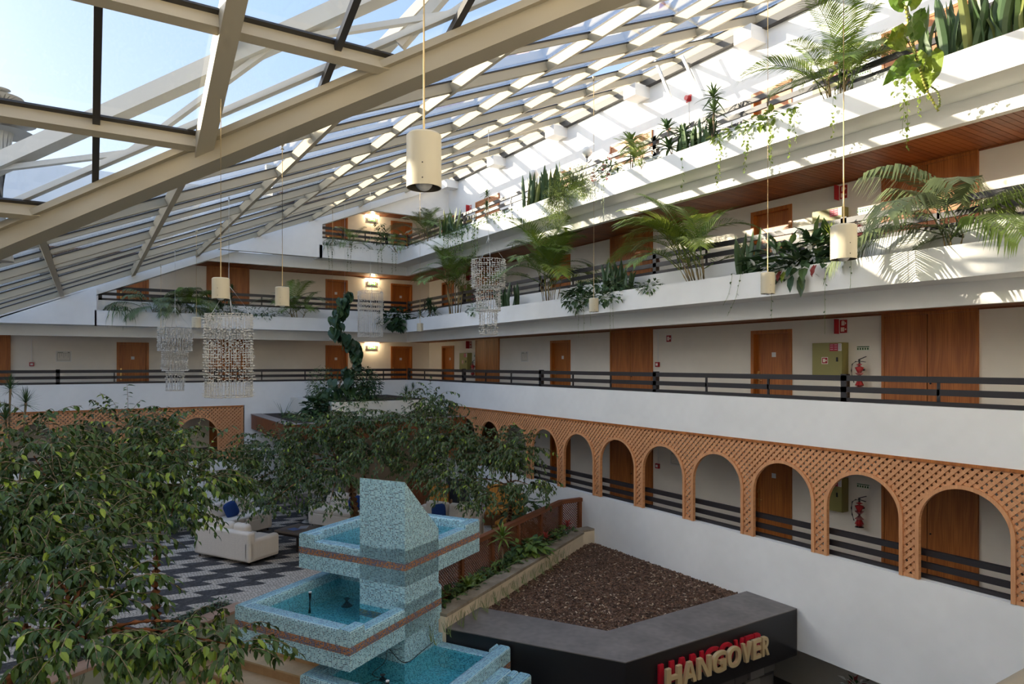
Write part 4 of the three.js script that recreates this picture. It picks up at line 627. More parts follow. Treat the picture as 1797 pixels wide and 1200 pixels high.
// ---------------------------------------------------------------- pendant lamps and bead lanterns
function pendant(label, x, y0, y1, z, top) {
  const o = thing('pendant_lamp', label, 'lamp', [x, y0, z], 0, 'cream drum pendant lamps'), h = y1 - y0, r = 0.1;
  obj('rod', new MB().tube([[0, h, 0], [0, top - y0, 0]], 0.0065, 8), MAT.rod, o); obj('canopy', new MB().tube([[0, top - y0 - 0.09, 0], [0, top - y0 - 0.02, 0], [0, top - y0, 0]], [0.028, 0.032, 0.032], 12), MAT.shade, o);
  const s = new MB(), N = 32; for (let k = 0; k < N; k++) { const a = k / N * 2 * Math.PI, b = (k + 1) / N * 2 * Math.PI, P = (t, q, y) => [Math.cos(t) * q, y, Math.sin(t) * q]; const o0 = s.count; for (const [t, y] of [[a, 0], [b, 0], [b, h - 0.012], [a, h - 0.012]]) s.vert(P(t, r, y), [Math.cos(t), 0, Math.sin(t)], t, y); s.i.push(o0, o0 + 2, o0 + 1, o0, o0 + 3, o0 + 2); s.quad(P(b, r, h - 0.012), P(b, r - 0.012, h), P(a, r - 0.012, h), P(a, r, h - 0.012)); s.tri(P(a, r - 0.012, h), P(b, r - 0.012, h), [0, h, 0]); s.quad(P(a, r, 0), P(b, r, 0), P(b, r - 0.004, 0), P(a, r - 0.004, 0)); }
  const sh = obj('shade', s, MAT.shade, o);
  const inn = new MB(); for (let k = 0; k < N; k++) { const a = k / N * 2 * Math.PI, b = (k + 1) / N * 2 * Math.PI, P = (t, q, y) => [Math.cos(t) * q, y, Math.sin(t) * q]; inn.quad(P(b, r - 0.004, 0), P(a, r - 0.004, 0), P(a, r - 0.004, h - 0.02), P(b, r - 0.004, h - 0.02)); }
  obj('shade_lining', inn, MAT.shadeIn, o); obj('bulb', new THREE.SphereGeometry(0.052, 20, 14).translate(0, 0.035, 0), MAT.bulb, o); obj('screw', new THREE.SphereGeometry(0.004, 8, 6).translate(-0.05, 0.035, 0.087), MAT.black, o); obj('screw', new THREE.SphereGeometry(0.004, 8, 6).translate(-0.05, 0.12, 0.087), MAT.black, o);
  return o;
}
const rtop = (x, z) => (x > z + 11.1 ? roofA(x) : roofB(z)) + 0.03;
[['big cream drum pendant lamp on a brass rod before the roof beams', 1.64, 5.61, 5.92, -3.54], ['cream pendant lamp hanging just above the large bead lantern', 1.35, 5.37, 5.62, -8.62], ['cream pendant lamp in front of the areca palm of the back wing', 2.42, 5.44, 5.72, -10.11], ['cream drum pendant lamp in front of the peace lilies, left of the drooping palm', 5.22, 5.45, 5.73, -3.19],
  ['cream pendant lamp below the trailing ivy, left of the peace lilies', 8.42, 5.62, 5.93, -6.31], ['cream pendant lamp below the dark green pothos clump of the second gallery', 8.85, 5.67, 5.95, -10.83], ['small cream pendant lamp near the corner, right of the single bead lantern', 8.99, 5.63, 5.89, -19.7], ['small cream pendant lamp between the tiered and the large bead lanterns', 2.17, 5.44, 5.69, -17.24],
  ['tiny white pendant lamp beside the three-tier lantern before the back wing', 1.9, 5.5, 5.72, -22.9], ['tiny white pendant lamp left of the climbing vine', 6.95, 5.4, 5.65, -22.2]].forEach(([t, x, y0, y1, z]) => pendant(t, x, y0, y1, z, rtop(x, z)));
function lantern(label, x, z, tiers, top, group, seed, mess) {      // tiers: [y top, y bottom, radius]
  const y0 = tiers[tiers.length - 1][1], o = thing('bead_lantern', label, 'lantern', [x, y0, z], 0, group), R = rng(seed), wire = M([0.78, 0.72, 0.62], 0.5), bead = M([0.82, 0.78, 0.7], 0.35);
  const yt = tiers[0][0] - y0, r0 = tiers[0][2]; obj('cord', new MB().tube([[0, yt + 0.55, 0], [0, top - y0, 0]], 0.006, 6), MAT.plate, o); obj('hook', new MB().tube([[0, top - y0 - 0.08, 0], [0, top - y0, 0]], 0.02, 8), MAT.plate, o); for (let k = 0; k < 3; k++) { const a = k * 2.094 + 0.4; obj('stay', new MB().tube([[0, yt + 0.56, 0], [Math.cos(a) * r0, yt, Math.sin(a) * r0]], 0.005, 5), MAT.plate, o); }
  obj('feed_cable', new MB().tube([[0.0, yt + 0.55, 0], [0.03, yt + 0.2, 0.02], [0.05, yt - 0.1, 0], [0, yt - 0.35, 0.03], [0.04, yt - 0.6, 0.0]], 0.012, 6), MAT.plate, o);
  const hoop = (r, y) => { const pts = []; for (let k = 0; k <= 40; k++) { const a = k / 40 * 2 * Math.PI; pts.push([Math.cos(a) * r, y, Math.sin(a) * r]); } return new MB().tube(pts, 0.012, 6, false); };
  for (const [ya, yb, r] of tiers) {
    obj('hoop', hoop(r, ya - y0), wire, o); obj('hoop', hoop(r, yb - y0 + 0.012), wire, o);
    const b = new MB(), w = new MB(), n = Math.round(r * 95); for (let k = 0; k < n; k++) { const a = (k + R() * 0.4) / n * 2 * Math.PI, px = Math.cos(a) * r, pz = Math.sin(a) * r; w.tube([[px, ya - y0, pz], [px, (ya + yb) / 2 - y0, pz], [px, yb - y0, pz]], 0.0065, 4, false); for (let y = yb - y0 + 0.02; y < ya - y0; y += 0.052) { const t = R() * 6.3, l = 0.02 + R() * (0.025 + mess * 0.015), yy = y + R() * 0.02; b.bar([px, yy, pz], [px + Math.cos(t) * l, yy + (R() - 0.5) * 0.02, pz + Math.sin(t) * l], 0.014, 0.014); } }
    stuff(obj('light_wires', w, wire, o)); stuff(obj('light_beads', b, bead, o));
    if (mess) { const t = new MB(); for (let k = 0; k < 14; k++) { let p = [(R() - 0.5) * r, ya - y0 - R() * (ya - yb) * 0.45, (R() - 0.5) * r], pts = [p]; for (let j = 0; j < 3; j++) { p = [p[0] + (R() - 0.5) * 0.2, p[1] - 0.05 - R() * 0.12, p[2] + (R() - 0.5) * 0.2]; pts.push(p); } t.tube(pts, 0.008, 5, false); } stuff(obj('tangled_wires', t, wire, o)); }
  }
}
lantern('large single cylinder bead lantern with tangled fairy-light strings, left of centre', 2.29, -13.7, [[5.53, 3.96, 0.42]], rtop(2.29, -13.7), 'hanging bead lanterns', 3, 1);
lantern('three-tier narrowing bead lantern hanging left of the large lantern', 2.0, -20.04, [[5.53, 4.93, 0.405], [4.91, 4.4, 0.31], [4.38, 3.87, 0.215]], rtop(2.0, -20.04), 'hanging bead lanterns', 5, 0);
lantern('single cylinder bead lantern right of the climbing vine in the corner', 7.49, -20.11, [[6.84, 5.42, 0.38]], rtop(7.49, -20.11), 'hanging bead lanterns', 7, 0);
lantern('three-tier bead lantern in front of the right-hand planters', 8.23, -14.08, [[7.1, 6.45, 0.4], [6.45, 5.87, 0.29], [5.87, 5.29, 0.21]], rtop(8.23, -14.08), 'hanging bead lanterns', 9, 0);

// ---------------------------------------------------------------- plants
const green = (r, g, b, rough = 0.5, tr = 0.22) => M([r, g, b], rough, { transmission: tr, thickness: 0, side: THREE.DoubleSide, specularIntensity: 0.7 });
const LEAF = { areca: green(0.16, 0.24, 0.035), arecaY: green(0.28, 0.35, 0.04), kentia: green(0.17, 0.21, 0.085), dark: green(0.055, 0.11, 0.035), snake: green(0.06, 0.105, 0.04, 0.42, 0.05), snakeY: green(0.2, 0.22, 0.06, 0.45, 0.05), ivy: green(0.14, 0.23, 0.05), ivyY: green(0.22, 0.3, 0.045), fern: green(0.3, 0.38, 0.05), drac: green(0.09, 0.15, 0.045), pothos: green(0.035, 0.075, 0.035, 0.35, 0.06), lime: green(0.2, 0.28, 0.03, 0.4, 0.15), limeD: green(0.11, 0.2, 0.025, 0.4, 0.15), red: green(0.42, 0.07, 0.06), lilac: green(0.36, 0.1, 0.5), flower: green(0.85, 0.84, 0.78), variegated: green(0.6, 0.66, 0.5) };
const STEM = { cane: M([0.42, 0.3, 0.13], 0.7), green: M([0.2, 0.26, 0.07], 0.6), bark: M(0xffffff, 0.85, { map: tex(128, [0.2, 0.5], mottle([0.52, 0.37, 0.24], 0.16, 71, 9)) }), bark2: M(0xffffff, 0.85, { map: tex(128, [0.2, 0.5], mottle([0.5, 0.29, 0.14], 0.12, 73, 9)) }), woody: M([0.3, 0.22, 0.14], 0.85), vine: M([0.3, 0.36, 0.1], 0.6) };
// a palm frond of length 1, rising along +x; e0 start angle, turn how far it bows
function frondGeo(seed, e0, turn, { pairs = 34, leaf = 0.27, width = 0.016, droop = 0.5, bare = 0.26, vee = 0.45 } = {}) {
  const R = rng(seed), b = new MB(), pts = [], N = 16; let p = [0, 0, 0]; const dir = (t) => { const a = e0 - turn * Math.pow(t, 1.3); return [Math.cos(a), Math.sin(a), 0]; };
  for (let k = 0; k <= N; k++) { pts.push(p); p = add(p, dir(k / N), 1 / N); }
  b.tube(pts, (t) => 0.0085 * (1 - 0.8 * t), 4, false);
  const at = (t) => { const f = t * N, k = Math.min(N - 1, Math.floor(f)); return mix(pts[k], pts[k + 1], f - k); };
  for (let k = 0; k < pairs; k++) { const t = bare + (1 - bare) * (k + R() * 0.4) / pairs, q = at(Math.min(0.999, t)), D = dir(t), up = [-D[1], D[0], 0], u = (t - bare) / (1 - bare), L = leaf * (0.45 + 1.1 * Math.sin(Math.PI * (0.12 + 0.8 * u))) * 0.75 * (0.85 + R() * 0.3);
    for (const s of [1, -1]) { const d0 = norm(add(add(add([0, 0, s * 0.85], D, 0.45 + 0.5 * u), up, vee * (1 - u)), [0, 1, 0], -0.1)), m = add(q, d0, L * 0.5), d1 = norm(add(d0, [0, -1, 0], droop * (0.7 + R() * 0.6))), e = add(m, d1, L * 0.5), S = norm(cross(d0, up)), w = width * (0.8 + R() * 0.4), W = (c, kk) => add(c, norm(add(S, D, 0.8)), kk * w / 2);
      b.quad(W(q, 0.5), W(q, -0.5), W(m, -1), W(m, 1)); b.tri(W(m, 1), W(m, -1), e); } }
  return b.geo();
}
const D2R = Math.PI / 180;
const FROND = {
  areca: [[84, 60], [74, 75], [62, 85], [50, 90], [34, 80]].map(([a, t], k) => frondGeo(100 + k, a * D2R, t * D2R, { pairs: 36, leaf: 0.26, droop: 0.35 })),
  kentia: [[76, 88], [62, 100], [48, 105], [34, 100], [22, 85]].map(([a, t], k) => frondGeo(200 + k, a * D2R, t * D2R, { pairs: 32, leaf: 0.36, width: 0.022, droop: 1.3, vee: 0.1, bare: 0.32 })),
  soft: [[80, 70], [68, 90], [52, 100], [40, 95], [25, 90]].map(([a, t], k) => frondGeo(300 + k, a * D2R, t * D2R, { pairs: 40, leaf: 0.2, width: 0.01, droop: 0.6 })),
};
function palm(label, pos, { kind = 'areca', n = 16, len = 1.5, canes = 8, caneH = 0.4, spread = 0.14, mats = ['areca'], seed = 1, lean = null, trunk = 0, dirBias = null, name = 'areca_palm', group }) {
  const o = thing(name, label, 'palm', pos, 0, group), R = rng(seed), tops = [];
  for (let k = 0; k < canes; k++) { const a = R() * 6.28, r = spread * Math.sqrt(R()), h = caneH * (0.6 + 0.6 * R()), b = [Math.cos(a) * r, -0.02, Math.sin(a) * r], t = [b[0] * 1.8, h, b[2] * 1.8]; if (trunk) t[1] = h + trunk; if (lean) { t[0] += lean[0] * t[1]; t[2] += lean[1] * t[1]; } tops.push(t); obj('cane', new MB().tube([b, mix(b, t, 0.5), t], (u) => (0.016 - 0.006 * u) * (trunk ? 1.5 : 1), 6), STEM.cane, o); }
  for (let k = 0; k < n; k++) { const t = tops[k % tops.length], v = Math.min(4, Math.floor((k / n) * 5 * 0.999 + (R() - 0.5) * 0.8 + 0.2)), f = obj('frond', FROND[kind][Math.max(0, v)], LEAF[mats[Math.floor(R() * mats.length)]], o); f.position.set(t[0], t[1] - 0.05, t[2]); let a = k * 2.399 + R() * 0.7; if (dirBias !== null && R() < 0.6) a = dirBias + (R() - 0.5) * 2.0; f.rotation.set((R() - 0.5) * 0.15, a, (R() - 0.5) * 0.12, 'YXZ'); const s = len * (0.75 + 0.4 * R()); f.scale.set(s, s, s); }
  return o;
}
const BLADES = [0, 1, 2, 3].map((k) => { const b = new MB(), N = 7; let pl, pr, pc; const R = rng(400 + k), tw = (R() - 0.5) * 0.9, cv = (R() - 0.5) * 0.22; for (let j = 0; j <= N; j++) { const u = j / N, w = 0.052 * (0.7 + 0.5 * Math.sin(Math.PI * Math.min(1, u * 0.9 + 0.1))) * (u > 0.75 ? Math.sqrt(Math.max(0, (1 - u) / 0.25)) : 1) + 0.0008, a = tw * u, c = [cv * u * u, u, 0.04 * Math.sin(u * 5 + k)], S = [Math.cos(a), 0, Math.sin(a)], F = [-Math.sin(a), 0, Math.cos(a)], l = add(c, S, -w), r = add(c, S, w), m = add(c, F, -w * 0.35); if (j) { b.quad(pl, pc, m, l); b.quad(pc, pr, r, m); } pl = l; pr = r; pc = m; } return b.geo(); });
function snakePlant(label, pos, w, d, n, h, seed, mats = ['snake', 'snake', 'snakeY'], lean = 0.18, wide = 1) {
  const o = thing('snake_plant', label, 'plant', pos, 0, 'snake plants in the planters'), R = rng(seed);
  for (let k = 0; k < n; k++) { const f = obj('blade', BLADES[k % 4], LEAF[mats[Math.floor(R() * mats.length)]], o); f.position.set((R() - 0.5) * d, -0.03, (R() - 0.5) * w); f.rotation.set((R() - 0.5) * lean * 2, R() * 6.28, (R() - 0.5) * lean * 2); const s = h * (0.55 + 0.5 * R()); f.scale.set(wide * 0.8, s, wide * 0.8); }
  return o;
}
const CROWN = {}; function crownGeo(kind) { if (CROWN[kind]) return CROWN[kind]; const [n, L, W, bend, lo, hi] = { drac: [34, 0.42, 0.05, 0.55, -0.3, 1.4], broad: [26, 0.4, 0.075, 0.5, -0.1, 1.3], spike: [70, 0.34, 0.018, 0.18, -0.5, 1.5], hang: [30, 0.55, 0.03, 1.3, -0.1, 0.8], bromeliad: [16, 0.28, 0.05, 0.5, 0.25, 1.2] }[kind], b = new MB(), R = rng(kind.length * 31); for (let k = 0; k < n; k++) { const a = k * 2.399, e = lo + (hi - lo) * Math.pow((k + 0.5) / n, 0.8), D = [Math.cos(a) * Math.cos(e), Math.sin(e), Math.sin(a) * Math.cos(e)]; b.blade([0, (k / n - 0.5) * 0.1, 0], D, [-D[0] * Math.tan(e) * 0.3, 1, -D[2] * 0.3], L * (0.8 + 0.4 * R()), W, bend, 5); } return CROWN[kind] = b.geo(); }
function dracaena(label, pos, heads, kind = 'drac', mat = 'drac', name = 'dracaena', scale = 1, group) {   // heads: [x, y, z, size]
  const o = thing(name, label, 'plant', pos, 0, group);
  heads.forEach(([x, y, z, s], k) => { if (y > 0.12) obj('stem', new MB().tube([[x * 0.2, -0.03, z * 0.2], [x * 0.7, y * 0.55, z * 0.6], [x, y, z]], (u) => 0.022 * scale * (1 - 0.4 * u), 7), STEM.woody, o); const c = obj('leaf_crown', crownGeo(kind), LEAF[mat], o); c.position.set(x, y, z); c.rotation.set(0, k * 1.7, 0); c.scale.setScalar(s); });
  return o;
}
// a low mass of leaves: blobs [x, y, z, rx, ry, rz], leaves on little stems
function mound(name, label, pos, blobs, n, size, mats, seed, { cat = 'plant', hang = 0.3, group, kind = 'leaf4', wide = 0.6 } = {}) {
  const o = thing(name, label, cat, pos, 0, group), R = rng(seed), bs = mats.map(() => new MB()), st = new MB(), vol = blobs.map((b) => b[3] * b[5] + b[4] * b[3]), tot = vol.reduce((a, b) => a + b, 0);
  blobs.forEach((B, q) => { const m = Math.round(n * vol[q] / tot); for (let k = 0; k < m; k++) { const a = R() * 6.28, c = R() * 2 - 1, s = Math.sqrt(1 - c * c), r = Math.pow(R(), 0.33), N = [s * Math.cos(a), c, s * Math.sin(a)], p = [B[0] + N[0] * r * B[3], B[1] + N[1] * r * B[4], B[2] + N[2] * r * B[5]], D = norm([N[0] + (R() - 0.5) * 1.2, N[1] * 0.6 - hang + (R() - 0.5) * 0.8, N[2] + (R() - 0.5) * 1.2]), L = size * (0.6 + 0.7 * R()), b = bs[Math.floor(R() * bs.length)]; if (b.i.length > 2e6) continue; kind === 'leaf' ? b.leaf(p, D, [N[0] * 0.4, 1, N[2] * 0.4], L, L * wide) : b.leaf4(p, D, [N[0] * 0.4, 1, N[2] * 0.4], L, L * wide); if (k % 14 === 0) st.tube([[B[0] * 0.9, Math.max(-0.03, B[1] - B[4]), B[2] * 0.9 + (R() - 0.5) * B[5]], p], 0.004, 4, false); } });
  obj('stems', st, STEM.green, o).userData.kind = 'stuff'; bs.forEach((b, k) => { if (b.count) stuff(obj('foliage', b, LEAF[mats[k]], o)); });
  return o;
}
function vine(label, pos, strands, seed, mat = 'ivy', size = 0.055, group = 'trailing vines on the planter edges', every = 0.045) {   // strands: [dx, dz, length, bend towards]
  const o = thing('trailing_vine', label, 'vine', pos, 0, group), R = rng(seed);
  for (const [dx, dz, L, bx = 0, bz = 0] of strands) {
    const pts = [], N = Math.max(4, Math.round(L / 0.08)); let px = 0, pz = 0; for (let k = 0; k <= N; k++) { const t = k / N; px += (R() - 0.5) * 0.012; pz += (R() - 0.5) * 0.02; pts.push([dx + px + bx * t * t, 0.03 - L * t, dz + pz + bz * t * t]); }
    pts.unshift([dx - bx * 0.1 + (Math.abs(pos[0] - XO) < 0.2 ? 0.12 : 0), 0.02, dz + (Math.abs(pos[2] - ZO) < 0.2 ? -0.12 : 0)]);
    const s = obj('vine_stem', new MB().tube(pts, 0.0035, 4, false), STEM.vine, o), b = new MB(); for (let t = 0; t < L; t += every * (0.6 + 0.8 * R())) { const f = t / L * N, k = Math.min(N - 1, Math.floor(f)), q = mix(pts[k + 1], pts[k + 2], f - k), a = R() * 6.28; if (R() < 0.12) continue; const d = norm([Math.cos(a), -0.5 - R() * 0.6, Math.sin(a)]), ll = size * (0.6 + 0.7 * R()) * (1 - 0.35 * t / L); b.leaf(q, d, [Math.cos(a) * 0.6, 0.8, Math.sin(a) * 0.6], ll, ll * 0.75, 0.25, 0.15); }
    stuff(obj('vine_leaves', b, LEAF[mat], s));
  }
  return o;
}
function heart(L, W, bend, nu = 8, nv = 4) { const b = new MB(), P = (i, j) => { const u = i / nu, v = j / nv * 2 - 1, w = W / 2 * (Math.pow(Math.sin(Math.PI * Math.pow(Math.min(1, u * 0.97 + 0.03), 0.62)), 0.8) + 0.002), x = L * (u - (1 - u) * Math.abs(v) * 0.16 * (u < 0.4 ? 1 : 0)); return [x * Math.cos(bend * u * 0.6), -L * bend * u * u * 0.5 + Math.abs(v) * w * 0.28 + 0.006 * Math.sin(u * 14 + v * 3), v * w]; }; for (let i = 0; i < nu; i++) for (let j = 0; j < nv; j++) b.quad(P(i, j), P(i, j + 1), P(i + 1, j + 1), P(i + 1, j)); return b.geo(); }

// ---- second gallery planter, long right-hand side (soil at 6.11)
const Y2 = 6.11, Y3 = 8.67, PX = 10.06;
palm('large grey-green drooping palm spreading over the second gallery planter nearest the camera', [PX - 0.05, Y2, -4.55], { kind: 'kentia', n: 17, len: 1.5, canes: 5, caneH: 0.3, spread: 0.1, mats: ['kentia', 'kentia', 'areca'], seed: 3, name: 'kentia_palm' });
palm('feathery areca palm with yellow-green fronds arching left over the second gallery planter', [PX, Y2, -9.14], { n: 24, len: 1.75, canes: 16, caneH: 0.55, spread: 0.17, mats: ['areca', 'arecaY', 'arecaY'], seed: 5, lean: [-0.12, -0.25], dirBias: 2.2 });
palm('tall full areca palm beside the three-tier bead lantern on the second gallery', [PX, Y2, -14.1], { n: 24, len: 1.75, canes: 16, caneH: 0.8, spread: 0.2, mats: ['areca', 'arecaY', 'areca'], seed: 7 });
palm('areca palm with bare canes near the back corner of the second gallery', [PX, Y2, -19.3], { n: 20, len: 1.55, canes: 9, caneH: 0.9, spread: 0.2, mats: ['areca', 'areca'], seed: 9, trunk: 0.4 });
snakePlant('dark snake plant in the second gallery planter rising from the pothos clump', [PX, Y2, -11.45], 0.8, 0.3, 26, 0.95, 11, ['snake']);
snakePlant('dark clump of snake plant on the second gallery right of the three-tier lantern', [PX, Y2, -16.1], 0.7, 0.3, 22, 0.8, 13, ['snake']);
mound('pothos_clump', 'dark green pothos clump spilling over the second gallery planter', [PX - 0.1, Y2, -12.0], [[0, 0.18, 0, 0.35, 0.25, 1.2], [-0.25, 0.02, -0.55, 0.22, 0.3, 0.45], [-0.28, -0.05, 0.2, 0.15, 0.15, 0.9]], 620, 0.14, ['dark', 'dark', 'drac'], 15, { kind: 'leaf' });
mound('ivy_clump', 'small ivy clump on the edge of the second gallery planter left of the feathery areca', [PX - 0.25, Y2, -10.2], [[0, 0.08, 0, 0.15, 0.12, 0.35]], 110, 0.1, ['dark', 'ivy'], 16);
mound('peace_lily', 'broad-leaved peace lilies with white flowers in the second gallery planter', [PX, Y2, -7.1], [[0, 0.22, 0, 0.3, 0.3, 0.95], [-0.28, 0.1, 0.35, 0.16, 0.22, 0.6], [0.05, 0.35, 0.55, 0.25, 0.25, 0.35]], 300, 0.3, ['dark', 'dark', 'pothos', 'drac'], 17, { kind: 'leaf', wide: 0.42, hang: 0.15 });
{ const o = scene.children.find((c) => c.name === 'peace_lily'), R = rng(19), sp = heart(0.13, 0.075, 0.3, 5, 2); for (const [x, y, z] of [[-0.2, 0.62, -0.35], [-0.25, 0.5, -0.15], [-0.35, 0.34, -0.05], [-0.1, 0.62, 0.25], [-0.38, 0.3, 0.62], [-0.3, 0.2, -0.5]]) { const f = obj('flower', sp, LEAF.flower, o); f.position.set(x, y, z); f.rotation.set(0, 2.6 + R(), 1.0); obj('spadix', new MB().tube([[0.01, 0.01, 0], [0.06, 0.02, 0]], 0.006, 5), STEM.vine, f); obj('flower_stalk', new MB().tube([[x * 0.3, 0, z], [x, y, z]], 0.004, 4), STEM.green, o); } for (const [y, z, c] of [[0.0, 0.1, 'red'], [-0.02, 0.18, 'arecaY'], [0.02, 0.72, 'red']]) { const f = obj('old_leaf', sp, LEAF[c], o); f.position.set(-0.4, y, z); f.rotation.set(0, 2.9, -1.1); f.scale.setScalar(1.4); } }
dracaena('spiky pale spider plant behind the drum pendant on the second gallery', [PX, Y2, -6.35], [[0, 0.5, 0, 0.75]], 'spike', 'arecaY', 'spider_plant');
snakePlant('thin upright snake plant leaves left of the peace lilies', [PX, Y2, -8.0], 0.45, 0.25, 8, 0.95, 21, ['snake']);
mound('variegated_aralia', 'white-variegated foliage behind the lower tiers of the right-hand lantern', [PX - 0.2, Y2, -17.6], [[0, 0.12, 0, 0.25, 0.2, 0.45]], 150, 0.11, ['variegated', 'variegated', 'dark'], 23, { kind: 'leaf' });
dracaena('bushy dark dracaena near the back corner of the second gallery', [PX, Y2, -21.2], [[0, 0.25, 0, 1], [-0.1, 0.5, 0.2, 0.9], [0.05, 0.55, -0.3, 0.9], [-0.15, 0.2, -0.5, 0.8], [-0.1, 0.25, 0.55, 0.8]], 'drac', 'dark');
mound('pothos_clump', 'large-leaved pothos on the second gallery corner beside the climbing vine', [9.6, Y2, -23.1], [[0, 0.15, 0, 0.7, 0.3, 0.3], [0.1, -0.05, 0.35, 0.5, 0.25, 0.12]], 180, 0.24, ['pothos', 'dark'], 25, { kind: 'leaf', wide: 0.75 });
// vines over the second gallery planter
vine('thin sparse ivy strands hanging below the peace lilies of the second gallery', [XO - 0.02, 6.18, -7.0], [[0, -1.05, 0.55, 0, -0.2], [0, -0.85, 0.75, 0, -0.3], [0, -0.2, 0.9, 0, 0], [0, 0.75, 1.15, 0, 0.03], [0, 1.15, 0.5, 0, 0]], 31, 'dark', 0.05, undefined, 0.11);
vine('bare thin tendrils hanging below the dark pothos clump', [XO - 0.02, 6.18, -12.2], [[0, -0.3, 1.0], [0, -0.1, 1.0], [0, 0.15, 0.75, 0, 0.05], [0, 0.85, 1.0], [0, 0.95, 0.9]], 33, 'dark', 0.035, undefined, 0.16);
// ---- top gallery planter, right-hand side
snakePlant('broad sunlit bed of tall snake plants in the top gallery planter nearest the camera', [PX, Y3, -3.7], 2.6, 0.42, 110, 1.05, 41, ['snake', 'snake', 'snakeY', 'drac'], 0.22, 1.15);
palm('sunlit areca palm on the top gallery beside the tall snake plant bed', [PX, Y3, -6.25], { n: 22, len: 1.35, canes: 18, caneH: 0.4, spread: 0.14, mats: ['areca', 'areca', 'arecaY'], seed: 43 });
dracaena('tall slim dracaena on the top gallery next to the opened roof flap stays', [PX, Y3, -8.75], [[0, 1.0, 0, 0.85], [0, 0.72, 0.02, 0.8], [0.05, 0.45, -0.1, 0.75]], 'drac', 'drac');
dracaena('dark leafy dracaena cluster on the top gallery left of the tall slim one', [PX, Y3, -9.7], [[0, 0.75, -0.25, 0.8], [0, 0.5, 0.2, 0.8], [-0.1, 0.3, -0.1, 0.9], [0, 0.3, 0.45, 0.8], [0.1, 0.55, 0.05, 0.7]], 'broad', 'dark');
snakePlant('dark snake plant clump at the foot of the tall slim dracaena', [PX, Y3, -9.15], 0.8, 0.35, 26, 0.75, 45, ['snake', 'drac']);
palm('small yellow-green palm spilling over the front of the top gallery planter', [PX - 0.2, Y3, -10.4], { kind: 'soft', n: 14, len: 0.85, canes: 6, caneH: 0.12, spread: 0.1, mats: ['arecaY', 'areca', 'fern'], seed: 47, dirBias: 3.1 });
dracaena('dracaena with broad glossy leaves on the top gallery behind the red flowers', [PX, Y3, -11.05], [[0, 0.75, 0, 0.95], [0, 0.45, 0.1, 0.85]], 'broad', 'drac');
{ const o = mound('ixora_bush', 'bush with coral red flower heads on the top gallery', [PX - 0.1, Y3, -11.65], [[0, 0.25, 0, 0.3, 0.28, 0.35]], 260, 0.09, ['dark', 'ivy'], 49), R = rng(51); for (const [x, y, z] of [[-0.25, 0.3, 0.1], [-0.28, 0.12, -0.2], [-0.22, 0.22, -0.32], [-0.1, 0.55, 0.15], [-0.2, 0.08, 0.2]]) { const b = new MB(); for (let k = 0; k < 60; k++) { const a = R() * 6.28, c = R() * 2 - 1, s = Math.sqrt(1 - c * c), N = [s * Math.cos(a), c, s * Math.sin(a)]; b.leaf4(add([x, y, z], N, 0.05), N, [0, 1, 0.3], 0.035, 0.025); } obj('flower_head', b, LEAF.red, o).userData.kind = 'stuff'; } }
mound('asparagus_fern', 'bright yellow-green feathery fern cascading over the top gallery planter', [PX - 0.2, Y3, -12.75], [[0, 0.3, 0, 0.42, 0.4, 0.55], [-0.32, -0.05, -0.2, 0.26, 0.5, 0.6], [-0.42, -0.4, -0.35, 0.16, 0.45, 0.6], [-0.2, -0.05, 0.55, 0.25, 0.25, 0.3]], 7000, 0.05, ['fern', 'fern', 'arecaY', 'ivy'], 53, { cat: 'fern', wide: 0.3 });
vine('white-variegated trailing vine right of the yellow-green fern', [XO - 0.02, 8.74, -11.9], [[0, -0.25, 0.35], [0, -0.12, 0.45], [0, 0, 0.5], [0, 0.12, 0.55], [0, 0.25, 0.6], [0, 0.35, 0.85]], 55, 'variegated', 0.05);
snakePlant('tall dark sunlit snake plants on the top gallery left of the yellow-green fern', [PX, Y3, -14.3], 1.6, 0.4, 62, 1.05, 57, ['snake', 'snake', 'snakeY']);
vine('ivy mat trailing over the top gallery planter below the dark snake plants', [XO - 0.02, 8.74, -15.6], [[0, -0.7, 0.25], [0, -0.5, 0.4], [0, -0.2, 0.3], [0, 0.2, 0.5], [0, 0.5, 0.35], [0, 0.8, 0.6]], 59, 'ivy', 0.06);
mound('ivy_clump', 'ivy spreading along the rim of the top gallery planter left of the snake plants', [PX - 0.2, Y3, -16.3], [[0, 0.08, 0, 0.22, 0.12, 1.1]], 420, 0.08, ['ivy', 'ivyY'], 61);
dracaena('small dracaena with red-tipped leaves behind the ivy on the top gallery', [PX, Y3, -17.3], [[0, 0.95, 0, 0.6], [0, 0.6, 0, 0.7]], 'drac', 'drac');
vine('thick curtain of ivy hanging from the top gallery planter near the back corner', [XO - 0.02, 8.74, -18.6], [[0, -0.9, 0.5], [0, -0.75, 0.7], [0, -0.6, 0.9], [0, -0.45, 1.0], [0, -0.3, 0.85], [0, -0.15, 0.95], [0, 0, 0.7], [0, 0.15, 0.9], [0, 0.3, 0.6], [-0.03, 0.45, 0.8], [0, 0.7, 0.4], [0, 1.0, 1.0], [0, 1.15, 1.15], [0, 1.3, 0.9]], 63, 'ivy', 0.075, undefined, 0.032);
mound('ivy_clump', 'ivy covering the planter rim above the thick hanging curtain', [PX - 0.2, Y3, -18.5], [[0, 0.06, 0, 0.25, 0.14, 1.4]], 520, 0.09, ['ivy', 'dark'], 65);
snakePlant('snake plants on the top gallery just left of the thick ivy curtain', [PX, Y3, -19.7], 1.2, 0.35, 42, 1.0, 67, ['snake', 'snakeY', 'drac']);
palm('feathery palm in the back corner of the top gallery', [PX, Y3, -21.4], { n: 18, len: 1.3, canes: 8, caneH: 0.5, spread: 0.2, mats: ['areca', 'kentia'], seed: 69 });
